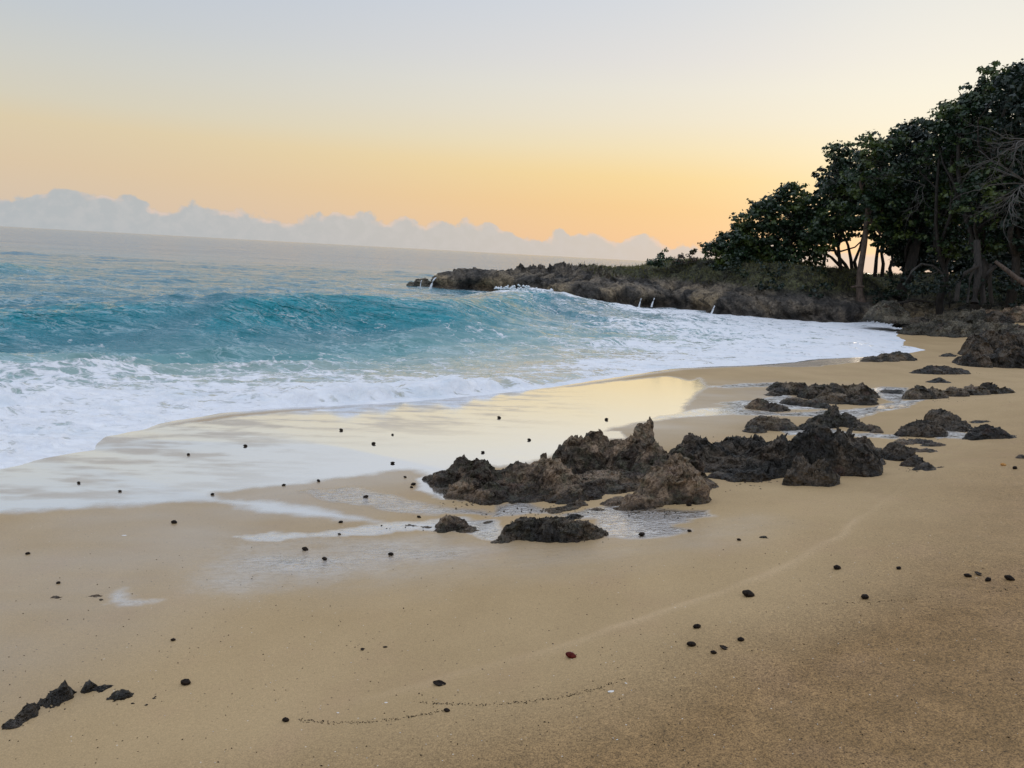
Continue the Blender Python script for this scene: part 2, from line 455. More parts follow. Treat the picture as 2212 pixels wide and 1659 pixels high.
    mx = N.add('ShaderNodeMixShader'); N.put(mx.inputs[0], fm); N.l.new(wat.outputs[0], mx.inputs[1]); N.l.new(fo.outputs[0], mx.inputs[2])
    finish(N, mx.outputs[0]); return m


def mat_foam():
    m, N = new_mat('white_foam'); p = pos(N)
    n = N.noise(p, 14., 4, .6)
    b = principled(N, Base_Color=N.mix(n, (.72, .77, .84, 1), (.88, .9, .93, 1)), Roughness=.5, Normal=N.bump(n, .6, .03))
    finish(N, b.outputs[0]); return m


def mat_rock(name, dark, lightc, green, sc=1., wetline=True):
    m, N = new_mat(name); p = pos(N)
    h = N.attr('height')
    a = N.noise(p, 2.2 * sc, 5, .65); b = N.noise(p, 9. * sc, 5, .7, .5); f = N.noise(p, 38. * sc, 4, .7)
    c = N.mix(N.map(a, .42, .6), dark, lightc)
    c = N.mix(N.map(b, .42, .72, 0., .65), c, green)
    c = N.mix(N.map(N.noise(p, 5. * sc, 4, .6), .58, .72, 0., .55), c, (.16, .09, .07, 1))
    c = N.mix(N.map(f, .55, .8, 0., .35), c, (.30, .26, .20, 1))
    c = N.vmath('SCALE', c, scale=N.map(f, .3, .65, .4, 1.35))
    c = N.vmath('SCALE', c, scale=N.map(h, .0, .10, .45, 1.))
    pit = N.add('ShaderNodeTexVoronoi', feature='SMOOTH_F1'); N.put(pit.inputs['Vector'], N.vmath('ADD', p, N.vmath('SCALE', N.noise(p, 8. * sc, 3, .6, out=1), scale=.15 / sc))); N.put(pit.inputs['Scale'], 13. * sc)
    hh = N.math('ADD', N.math('MULTIPLY', pit.outputs['Distance'], -1.2), N.math('ADD', N.math('MULTIPLY', b, 1.1), N.math('MULTIPLY', f, .55)))
    nb = N.bump(hh, 1., .075 / sc)
    r = N.map(h, .0, .12, .22, .66)
    bs = principled(N, Base_Color=c, Roughness=r, Normal=nb)
    finish(N, bs.outputs[0]); return m


def mat_headland():
    m, N = new_mat('headland_rock'); p = pos(N)
    h = N.attr('height'); grass = N.attr('grass')
    a = N.noise(p, .7, 5, .65); b = N.noise(p, 2.6, 5, .7, .4); f = N.noise(p, 9., 4, .7)
    c = N.mix(N.map(a, .38, .62), (.075, .065, .055, 1), (.24, .195, .145, 1))
    ochre = N.math('MULTIPLY', N.map(N.noise(p, .35, 3, .5), .45, .62), N.map(h, 1.5, .5))
    c = N.mix(N.math('MULTIPLY', ochre, .8), c, (.42, .31, .18, 1))
    c = N.mix(N.map(b, .45, .7, 0., .55), c, (.065, .06, .05, 1))
    c = N.mix(N.map(h, .45, .1, 0., .6), c, (.05, .042, .038, 1))
    soil = N.mix(N.map(f, .3, .7), (.055, .05, .028, 1), (.10, .105, .045, 1))
    c = N.mix(grass, c, soil)
    c = N.vmath('SCALE', c, scale=N.map(f, .3, .65, .5, 1.35))
    c = N.vmath('SCALE', c, scale=N.map(N.noise(p, 1.4, 5, .7, .6), .36, .6, .35, 1.25))
    pit = N.add('ShaderNodeTexVoronoi', feature='SMOOTH_F1'); N.put(pit.inputs['Vector'], N.vmath('ADD', p, N.vmath('SCALE', N.noise(p, 2., 3, .6, out=1), scale=.5))); N.put(pit.inputs['Scale'], 3.)
    hh = N.math('ADD', N.math('MULTIPLY', pit.outputs['Distance'], -1.), N.math('ADD', b, N.math('MULTIPLY', f, .5)))
    bs = principled(N, Base_Color=c, Roughness=.8, Normal=N.bump(hh, 1., .38))
    finish(N, bs.outputs[0]); return m


def mat_leaf(name, c1, c2, c3):
    m, N = new_mat(name); p = pos(N)
    v = N.attr('shade'); n = N.noise(p, .8, 3, .6)
    c = N.mix(v, c1, c2); c = N.mix(N.map(n, .50, .60, 0., .85), c, c3)
    b = principled(N, Base_Color=c, Roughness=.42)
    tr = N.add('ShaderNodeBsdfTranslucent'); N.put(tr.inputs[0], N.vmath('SCALE', c, scale=1.1))
    mx = N.add('ShaderNodeMixShader'); mx.inputs[0].default_value = .12; N.l.new(b.outputs[0], mx.inputs[1]); N.l.new(tr.outputs[0], mx.inputs[2])
    finish(N, mx.outputs[0]); return m


def mat_bark(name, c1, c2):
    m, N = new_mat(name); p = pos(N)
    mp = N.add('ShaderNodeMapping'); N.put(mp.inputs[0], p); mp.inputs['Scale'].default_value = (1, 1, .25)
    n = N.noise(mp.outputs[0], 14., 5, .65)
    b = principled(N, Base_Color=N.mix(N.map(n, .35, .65), c1, c2), Roughness=.8, Normal=N.bump(n, .8, .03))
    finish(N, b.outputs[0]); return m


def mat_plain(name, c1, c2, scale=60., rough=.5, bump=.3):
    m, N = new_mat(name); p = N.add('ShaderNodeTexCoord').outputs['Object']
    n = N.noise(p, scale, 4, .6)
    b = principled(N, Base_Color=N.mix(N.map(n, .35, .65), c1, c2), Roughness=rough, Normal=N.bump(n, bump, .003))
    b.inputs['Specular IOR Level'].default_value = .08
    finish(N, b.outputs[0]); return m


M_SAND = mat_sand(); M_WATER = mat_water(); M_FOAM = mat_foam()
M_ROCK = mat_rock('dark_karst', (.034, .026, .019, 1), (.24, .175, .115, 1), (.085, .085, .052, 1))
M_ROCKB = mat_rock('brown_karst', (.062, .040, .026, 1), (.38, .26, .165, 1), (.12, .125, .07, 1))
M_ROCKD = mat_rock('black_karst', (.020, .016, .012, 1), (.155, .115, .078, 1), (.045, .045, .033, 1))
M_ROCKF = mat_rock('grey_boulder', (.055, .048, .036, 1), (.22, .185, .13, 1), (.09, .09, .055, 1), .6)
M_HEAD = mat_headland()
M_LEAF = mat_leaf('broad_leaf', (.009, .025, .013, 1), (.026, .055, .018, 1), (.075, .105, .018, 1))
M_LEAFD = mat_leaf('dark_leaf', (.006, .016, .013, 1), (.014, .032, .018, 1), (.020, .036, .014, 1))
M_LEAFR = mat_leaf('reddish_leaf', (.03, .04, .02, 1), (.09, .045, .03, 1), (.06, .06, .02, 1))
M_BARK = mat_bark('bark', (.012, .010, .008, 1), (.038, .030, .024, 1))
M_BARKP = mat_bark('pale_bark', (.06, .042, .032, 1), (.14, .10, .075, 1))
M_TWIG = mat_bark('bare_twig', (.045, .042, .038, 1), (.11, .10, .09, 1))
M_GRASS = mat_leaf('grass_blade', (.07, .085, .02, 1), (.17, .15, .05, 1), (.12, .12, .03, 1))
M_NUT = mat_plain('dark_husk', (.008, .006, .005, 1), (.030, .020, .014, 1), 90., .45)
M_RED = mat_plain('dark_red_husk', (.07, .008, .007, 1), (.13, .02, .014, 1), 70., .35)
M_PALEIN = mat_plain('pale_pith', (.45, .40, .33, 1), (.6, .55, .46, 1), 90., .6)
M_SHELL = mat_plain('shell', (.72, .68, .62, 1), (.85, .82, .78, 1), 80., .35)
M_ORANGE = mat_plain('orange_husk', (.42, .20, .06, 1), (.6, .34, .12, 1), 60., .4)
M_DEBRIS = mat_plain('wrack', (.02, .015, .01, 1), (.06, .045, .03, 1), 60., .8)

# ------------------------------------------------------------------ sand sheet
WET = [  # picture outline on the sand, value, softness (m), ripple
    ([(-500, 1210), (0, 1112), (120, 1103), (250, 1096), (380, 1088), (450, 1087), (500, 1096), (560, 1107), (640, 1118), (720, 1126), (828, 1137), (818, 1128), (740, 1106),
      (680, 1091), (600, 1081), (490, 1077), (466, 1068), (520, 1061), (600, 1051), (700, 1040), (800, 1027), (880, 1016), (940, 1040), (1010, 1000), (1080, 1010), (1180, 980), (1260, 945), (1330, 910),
      (1400, 898), (1460, 890), (1490, 880), (1485, 866), (1510, 850), (1530, 835), (1515, 815), (1490, 803), (1470, 797), (1440, 792), (1000, 830), (600, 860), (200, 900), (-500, 980)], 1., .13, .0),
    ([(900, 1030), (950, 1030), (1010, 1075), (1000, 1084), (950, 1078), (905, 1060)], .9, .05, 0),
    ([(640, 1062), (760, 1052), (830, 1066), (960, 1092), (1090, 1102), (1050, 1112), (940, 1112), (840, 1104), (740, 1088)], .75, .06, 1.),
    ([(700, 1150), (828, 1134), (930, 1121), (1000, 1118), (1075, 1128), (1090, 1155), (1060, 1172), (990, 1150), (900, 1144), (820, 1152), (700, 1163), (560, 1168), (480, 1160), (560, 1150)], .95, .05, .2, .6),
    ([(440, 1200), (500, 1160), (640, 1160), (780, 1160), (960, 1152), (1060, 1180), (1110, 1195), (1040, 1215), (940, 1230), (820, 1250), (700, 1268), (520, 1290), (400, 1280), (380, 1240)], .95, .20, 1.4, .5),
    ([(1060, 1118), (1075, 1092), (1130, 1082), (1200, 1110), (1330, 1088), (1420, 1098), (1530, 1102), (1545, 1118), (1450, 1130), (1500, 1145), (1450, 1160), (1390, 1165), (1330, 1164), (1290, 1152), (1290, 1125), (1180, 1108)], .85, .06, .6),
    ([(1400, 891), (1500, 884), (1620, 874), (1610, 884), (1680, 892), (1790, 888), (1880, 880), (1930, 868), (1900, 858), (1885, 840), (1900, 835), (1960, 838), (1962, 850), (1950, 866), (2010, 862),
      (1960, 880), (1900, 890), (1850, 905), (1780, 902), (1700, 898), (1560, 896)], 1., .05, 0, 1.),
    ([(1540, 872), (1640, 862), (1700, 850), (1720, 872), (1780, 884), (1690, 886)], .95, .04, 0, 1.),
    ([(1500, 836), (1580, 830), (1680, 826), (1680, 834), (1580, 838)], .9, .04, 0, 1.),
    ([(1680, 926), (1780, 922), (1850, 936), (1900, 936), (1940, 940), (1930, 948), (1850, 944), (1780, 934), (1700, 940)], .95, .04, 0, 1.),
    ([(2010, 925), (2090, 936), (2100, 945), (2030, 948)], .9, .04, 0, .9),
    ([(225, 1288), (250, 1275), (300, 1288), (350, 1292), (300, 1303), (240, 1300)], .6, .05, .3, .6),
    ([(1640, 792), (1700, 784), (1860, 774), (1860, 782), (1760, 792)], .5, .06, 0),
    ([(560, 1200), (700, 1150), (1050, 1160), (1300, 1150), (1500, 1130), (1640, 1110), (1700, 1130), (1560, 1190), (1350, 1225), (1100, 1250), (820, 1290), (600, 1300)], .42, .3, .5),
    ([(0, 1120), (400, 1100), (700, 1130), (560, 1170), (300, 1180), (0, 1190)], .22, .3, 0),
    ([(1290, 935), (1290, 915), (1345, 915), (1350, 935)], .9, .05, 0),
]


def build_sand():
    ys = [-6., -4., -2., -1., 0., .5, 1.]
    y = 1.25
    while y < 42: ys.append(y); y += max(.012, y * .0062)
    ys += [44, 47, 52, 60, 75, 95]
    ys = np.array(ys); nr = len(ys)
    ts = np.concatenate([np.linspace(-2.2, -.84, 40, endpoint=False), np.linspace(-.84, .92, 780), np.linspace(.93, 2.6, 40)])
    Y, T = np.meshgrid(ys, ts, indexing='ij'); X = (np.maximum(Y, -1.) + 1.9) * T
    # near the viewer, the fan apex sits 1.9 m behind
    d = shore_d(X, Y)
    keep = d > -3.
    Z = np.full(X.shape, -1.); xk, yk, dk = X[keep], Y[keep], d[keep]
    z = sand_z(xk, yk, dk)
    wet = np.zeros(xk.shape); rip = np.zeros(xk.shape)
    wx = xk + .09 * fbm2(xk * 2.2, yk * 2.2, 4, .62, 4.); wy = yk + .14 * fbm2(xk * 2.2, yk * 3.2, 4, .62, 14.)
    milk = np.zeros(xk.shape)
    for pts, val, soft, rp, *mk_ in WET:
        P = [tuple(U(px, py, 0.25) if py < 1000 and px < 1500 else hit(px, py)[0][:2]) for px, py in pts]
        sd = poly_sdf(wx, wy, P)
        mk = ss(-soft * .5, soft, sd)
        if soft > .15: mk = ss(-soft, soft * 3, sd) * (.75 + .6 * fbm2(xk * 1.5, yk * 4, 3, .6, 2.))
        wet = np.maximum(wet, np.clip(val * mk, 0, 1)); rip = np.maximum(rip, rp * mk)
        if mk_: milk = np.maximum(milk, mk_[0] * mk * np.clip(.75 + .6 * fbm2(xk * 2, yk * 5, 3, .6, 8.), 0, 1))
    wet = np.maximum(wet, .95 * ss(.3, .0, dk) * (yk < 20))
    wet = np.maximum(wet, (.24 + .22 * fbm2(xk * .7, yk * 1.6, 3, .6, 44.)) * ss(4.6, 2.8, dk) * ss(15, 12, yk) * ss(-5.5, -1.5, xk))
    sheet = ss(3.0, .8, dk) * ss(-.15, .35, fbm2(xk * .9 + .4 * yk, yk * 3.6, 4, .65, 11.)) * .5 * ss(1.6, -.4, xk)     # back-wash streaks
    wet = wet * (1 - sheet * ss(.8, 1., wet))
    rd, rs, ra = seg_dist(xk + .03 * fbm2(xk * 2, yk * 2, 2, .5, 1.), yk + .05 * fbm2(xk * 1.7, yk * 1.7, 3, .5, 2.), RIDGE)
    up = -rd * rs                                                       # positive on the landward side
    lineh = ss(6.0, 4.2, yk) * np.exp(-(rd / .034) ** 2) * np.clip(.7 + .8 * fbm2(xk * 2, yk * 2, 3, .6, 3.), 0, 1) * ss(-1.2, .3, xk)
    rough = ss(.0, .9, up)
    z = z + rough * .0022 * fbm2(xk * 30, yk * 30, 3, .6, 5.) + (1 - rough) * .0015 * fbm2(xk * 6, yk * 14, 3, .6, 6.) * (1 - wet)
    # tiny pits of wind and crab holes on the upper sand
    pit = np.clip(n2(xk * 9 + 3, yk * 9) - .62, 0, 1) * rough
    z = z - .06 * pit
    z = z - .012 * rip * (fbm2(xk * 4, yk * 8, 2, .5, 3.) + .3) * (dk > .5)
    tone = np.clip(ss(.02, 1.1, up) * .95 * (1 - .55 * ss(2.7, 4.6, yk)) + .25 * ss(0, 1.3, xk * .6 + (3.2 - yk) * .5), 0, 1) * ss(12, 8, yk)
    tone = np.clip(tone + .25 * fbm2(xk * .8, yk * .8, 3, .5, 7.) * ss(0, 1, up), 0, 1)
    Z[keep] = z
    full = lambda v: (lambda a: (a.__setitem__(keep, v), a)[1])(np.zeros(X.shape))
    V = np.stack([X, Y, Z], -1).reshape(-1, 3)
    F_ = grid_faces(nr, X.shape[1])
    F_ = F_[keep.ravel()[F_].all(1)]
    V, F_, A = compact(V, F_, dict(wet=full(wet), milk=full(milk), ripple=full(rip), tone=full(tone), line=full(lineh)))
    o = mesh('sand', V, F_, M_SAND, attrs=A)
    tag(o, 'pale brown beach sand sloping to the surf, partly mirror wet', kind='structure')


build_sand()

# ------------------------------------------------------------------ sea
FOAMPTS = [(0, 560, 0), (0, 640, .0), (500, 600, .0), (900, 600, .02), (1250, 590, 0), (0, 680, .04), (300, 700, .08), (550, 660, .04), (700, 690, .08), (850, 660, .10), (0, 740, .16), (300, 745, .2),
           (550, 720, .18), (0, 772, .38), (300, 770, .36), (600, 755, .34), (0, 800, .66), (300, 795, .62), (600, 790, .55), (0, 860, .82), (300, 850, .84), (550, 840, .8), (0, 940, .9), (200, 900, .9),
           (800, 710, .25), (900, 745, .30), (1050, 760, .36), (1000, 700, .22), (1150, 740, .34), (850, 790, .42), (1050, 795, .46), (950, 770, .3), (1100, 770, .32), (1000, 660, .2), (1060, 640, .25), (1120, 630, .45), (1140, 645, .55), (1190, 665, .42),
           (1100, 680, .28), (1300, 680, .42), (1250, 710, .36), (1400, 668, .8), (1340, 740, .52), (1200, 780, .6), (1350, 780, .85), (1450, 700, .66), (1500, 740, .82), (1550, 700, .8), (1600, 760, .88),
           (1700, 710, .84), (1700, 750, .86), (1850, 720, .88), (1850, 755, .9), (1930, 700, .95), (900, 830, .7), (1000, 630, .2), (940, 625, .3), (1180, 640, .55)]


def sea_fields(X, Y):
    d = shore_d(X, Y)                                   # negative offshore
    u = -(d + .06 * fbm2(X * 2.2, Y * 2.2, 4, .6, 12.) * np.minimum(1., Y / 8) + .10 * fbm2(X * .8, Y * .8, 2, .5, 31.) * ss(9, 16, Y))
    # foam density interpolated between surveyed spots (log-distance, bearing)
    q = [(p, math.log(max(U(px, py, .15)[1], 1.))) for (px, py, p) in FOAMPTS]
    fx = np.array([U(px, py, .15)[0] / U(px, py, .15)[1] for px, py, _ in FOAMPTS]); fy = np.array([a[1] for a in q]); fv = np.array([a[0] for a in q])
    bx = X / np.maximum(Y, .5); by = np.log(np.maximum(Y, .5))
    num = np.zeros(X.shape); den = np.zeros(X.shape)
    for a, b, v in zip(fx, fy, fv):
        w = 1. / (((bx - a) * 3.0) ** 2 + ((by - b) * 4.2) ** 2 + .004) ** 2; num += w * v; den += w
    foam = num / den
    foam = np.where(Y > 45, foam * ss(60, 45, Y), foam)
    foam = np.maximum(foam, 1.0 * ss(.45, .1, u))
    hd = poly_sdf(X, Y, HEAD)
    foam = np.maximum(foam, .75 * ss(-1.3, -.15, hd) * (.55 + .6 * fbm2(X * .7, Y * .7, 2, .5, 3.)) * ss(-8, 2, X))
    return d, u, foam, hd


CREST_A = [tuple(U(px, py, .62)) for px, py in [(-900, 655), (-500, 655), (-100, 654), (150, 650), (280, 655), (400, 662), (520, 672)]]
CREST_B = [tuple(U(px, py, .9)) for px, py in [(330, 660), (430, 648), (550, 636), (700, 634), (850, 640), (950, 644), (1040, 637), (1110, 626), (1150, 622), (1180, 628)]]
SHOREB = [tuple(U(px, py, .1)) for px, py in [(440, 872), (560, 868), (680, 862), (800, 856), (920, 848), (1040, 838), (1120, 832), (1220, 822)]]


def crest(X, Y, poly, A, Lf, Lb, s0, s1, e0, e1, pw=1.6):
    dd, sg, arc = seg_dist(X, Y, poly)
    L = sum(math.hypot(b[0] - a[0], b[1] - a[1]) for a, b in zip(poly[:-1], poly[1:]))
    u = -dd * sg                                        # positive towards the beach
    w = np.where(u > 0, Lf, Lb)
    amp = A(arc / L)
    # fade at polyline ends using distance beyond
    return amp * np.exp(-(dd / w) ** pw), u, arc / L


_wr = np.random.RandomState(11)
WAVES = []
for i in range(46):
    lam = .35 * (1.135 ** i) if i < 36 else 8 + 3 * (i - 36)
    for k in range(2 if lam < 3 else 1):
        th = math.radians(-58 + _wr.normal() * (21 if lam < 3 else 14))
        WAVES.append((lam, th, _wr.uniform(0, 6.28)))


def build_sea():
    ys = []
    y = 3.
    while y < 70: ys.append(y); y += max(.03, y * .0066)
    while y < 26000: ys.append(y); y *= 1.03
    ys = np.array(ys); nr = len(ys)
    ts = np.concatenate([np.linspace(-1.9, -.83, 60, endpoint=False), np.linspace(-.83, .62, 800), np.linspace(.63, 1.4, 30)])
    Y, T = np.meshgrid(ys, ts, indexing='ij'); X = (Y + 2.) * T
    d, u, foam, hd = sea_fields(X, Y)
    keep = (u > -.6) & (hd < 2.5)
    deep = ss(.5, 5., u) * (1 - .65 * ss(-4., 0, hd))
    spacing = np.maximum(Y * .0066, .03); spacing = np.where(Y > 70, Y * .03, spacing)
    Z = np.zeros(X.shape); DX = np.zeros(X.shape); DY = np.zeros(X.shape)
    env = .65 + .7 * (fbm2(X * .12, Y * .12, 2, .5, 21.) + .3)
    for lam, th, ph in WAVES:
        k = 2 * math.pi / lam; a = (.0078 + .0075 * math.exp(-((math.log(lam) + .25) / .7) ** 2)) * lam ** .9 if lam < 3 else .0078 * 3 ** .9 * (lam / 3) ** .42
        w = ss(1.9, 4., lam / spacing) * (deep if lam > 1.0 else (.35 + .65 * deep) * ss(0, .5, u))
        cx, cy = math.cos(th), math.sin(th); arg = k * (X * cx + Y * cy) + ph
        A_ = a * w * env * (1 - .62 * ss(17, 27, Y)) * (1 - .5 * ss(-5., 1., X) * ss(30, 16, Y))
        Z += A_ * np.cos(arg); q = .85 * np.sin(arg) * A_
        DX -= q * cx; DY -= q * cy
    pp = X * .5 - Y * .866; qq = X * .866 + Y * .5
    for fq, am_, lo, hi in ((1.5, .062, .22, .34), (.75, .085, .45, .75), (.33, .13, 1.2, 2.2)):
        wv = ss(hi, lo, spacing) * deep
        wb = .25 * fbm2(qq * fq * .3, pp * fq * .5, 2, .5, fq * 9)
        Z += wv * am_ * env * (1 - .3 * ss(17, 27, Y)) * (1 - .6 * ss(-5., 1., X) * ss(30, 16, Y)) * (ridged2(qq * fq * .30, (pp + wb) * fq, 4 if fq > 1 else 2, .52, fq * 7) - .3)
    ca, ua, sa = crest(X, Y, CREST_A, lambda s: .60 * ss(1.02, .62, s) * (.9 + .12 * np.sin(s * 9)), 1.9, 3.0, 0, 1, 0, 1)
    cb, ub, sb = crest(X, Y, CREST_B, lambda s: .86 * ss(-.02, .28, s) * (1 - .38 * ss(.42, .8, s)) * (1 + .12 * 2.4 * np.exp(-((s - .92) / .045) ** 2)) * (1 - .35 * ss(.95, 1., s)), 1.5, 3.4, 0, 1, 0, 1)
    # second swell further out and long low ones beyond
    wz = ca + cb
    far1, _, _ = crest(X, Y, [tuple(U(px, py, .5)) for px, py in [(-600, 573), (0, 569), (60, 566), (150, 568), (260, 574)]], lambda s: .45 * ss(1.0, .6, s), 1.6, 3., 0, 1, 0, 1)
    far2, _, _ = crest(X, Y, [tuple(U(px, py, .4)) for px, py in [(-400, 612), (20, 606), (200, 612), (420, 622)]], lambda s: .28 * ss(1.0, .7, s) + 0 * s, 1.0, 2., 0, 1, 0, 1)
    wz = wz + far1 + far2
    sbk, us, s3 = crest(X, Y, SHOREB, lambda s: .20 * ss(0, .25, s) * ss(1., .72, s) * (.8 + .25 * np.sin(s * 23) + .2 * np.sin(s * 61 + 1)), .11, .8, 0, 1, 0, 1)
    wz = wz * ss(.2, 3., u)
    Z = Z + wz + sbk
    # right-hand trough between foam ridges
    Z = Z + .10 * fbm2(X * .35, Y * .6, 3, .5, 41.) * ss(.8, 3, u) * ss(60, 40, Y)
    lump = foam * (.034 * fbm2(X * 2.4, Y * 3.6, 4, .66, 51.) + .010 * fbm2(X * 11, Y * 11, 2, .6, 61.)) * ss(45, 25, Y) * ss(0, .25, u)
    Z = Z + lump * 1.6
    foam = np.clip(foam + .35 * ss(.06, .12, sbk) + .5 * np.exp(-((sb - .92) / .035) ** 2) * ss(.25, .7, cb), 0, 1)
    foam = np.clip(foam + .10 * fbm2(X * .25, Y * .9, 3, .55, 77.) * (foam > .08), 0, 1)
    # lip of the swash: the film ends where it meets the sand
    sz = sand_z(X, Y, d, detail=False)
    film = sz + .028 * np.tanh(u / .10) + .004 * np.clip(fbm2(X * 6, Y * 6, 2, .5, 71.), -1, 1) * (u > .1)
    film_full = film + .25 * 0
    mean = .085 - .085 * ss(0., 5., u)
    level = np.maximum(mean * ss(0, .6, u) + Z, sz + .03)
    base = np.where(u < .02, film, film * (1 - ss(.02, .4, u)) + level * ss(.02, .4, u))
    dtl = .06 * fbm2(X * .35, Y * .35, 3, .5, 3.1) * ss(3, 6, d)
    base = base + np.where(d > 0, dtl, 0)
    far = ss(20, 120, Y)
    shal = .68 * ss(9., 4., u) + .3 * ss(4.2, .6, u)
    shal = np.maximum(shal, .6 * ss(-5., 1.5, X) * ss(32, 16, Y))
    shal = np.maximum(shal, .55 * ss(7.5, 3., u) * ss(-4, 3, X) )
    face = np.clip((ca - .08) / .3, 0, 1) * ss(-.7, .1, ua) + np.clip((cb - .12) / .35, 0, 1) * ss(-.7, .1, ub) + .7 * np.clip(far1 / .3, 0, 1)
    V = np.stack([X + DX * (u > .3), Y + DY * (u > .3), base], -1).reshape(-1, 3)
    F_ = grid_faces(nr, X.shape[1]); F_ = F_[keep.ravel()[F_].all(1)]
    V, F_, A = compact(V, F_, dict(foam=foam, shallow=shal, far=far, face=np.clip(face, 0, 1)))
    tag(mesh('sea', V, F_, M_WATER, attrs=A), 'blue green sea with a swell rolling towards the beach and white foam', kind='structure')


build_sea()


# ------------------------------------------------------------------ headland
def build_headland():
    parts = []
    xs = np.concatenate([np.arange(-7.5, 24, .09), np.arange(24, 72, .8)])
    ys = np.concatenate([np.arange(26, 30, .25), np.arange(30, 52, .09), np.arange(52, 97, .9)])
    Y, X = np.meshgrid(ys, xs, indexing='ij')
    z, d = head_z(X, Y)
    # overhang: push the band above the waterline notch outwards, pull the notch in
    gy, gx = np.gradient(d, ys, xs); gl = np.hypot(gx, gy) + 1e-6; gx /= gl; gy /= gl
    band = (np.exp(-((z - .75) / .3) ** 2) * .35 - np.exp(-((z - .2) / .2) ** 2) * .45) * (d < 2.5) * ss(19, 17, X) * (.6 + .8 * n2(X * .5, Y * .5))
    n1_ = fbm2(X * 2.3 + z * 2, Y * 2.3 - z * 2, 3, .6, 91.) * .26 * (d < 4)
    VX = X - gx * band + n1_; VY = Y - gy * band + .8 * n1_
    grass = ss(1.25, 1.6, z) * ss(3.2, 6.5, X) * ss(-.25, .2, fbm2(X * .6, Y * .6, 3, .5, 33.) + .25)
    grass = np.maximum(grass, ss(9, 13, X) * ss(1.0, 1.5, z))
    grass = np.maximum(grass, ss(1.45, 1.6, z) * ss(4, 5.5, X))
    grass = np.maximum(grass, ss(19, 22, X))
    V = np.stack([VX, VY, z], -1).reshape(-1, 3)
    F_ = grid_faces(len(ys), len(xs)); F_ = F_[(d > -1.6).ravel()[F_].all(1)]
    V, F_, A = compact(V, F_, dict(height=z, grass=grass))
    tag(mesh('headland', V, F_, M_HEAD, attrs=A), 'low jagged limestone headland running out into the sea', kind='structure')


build_headland()


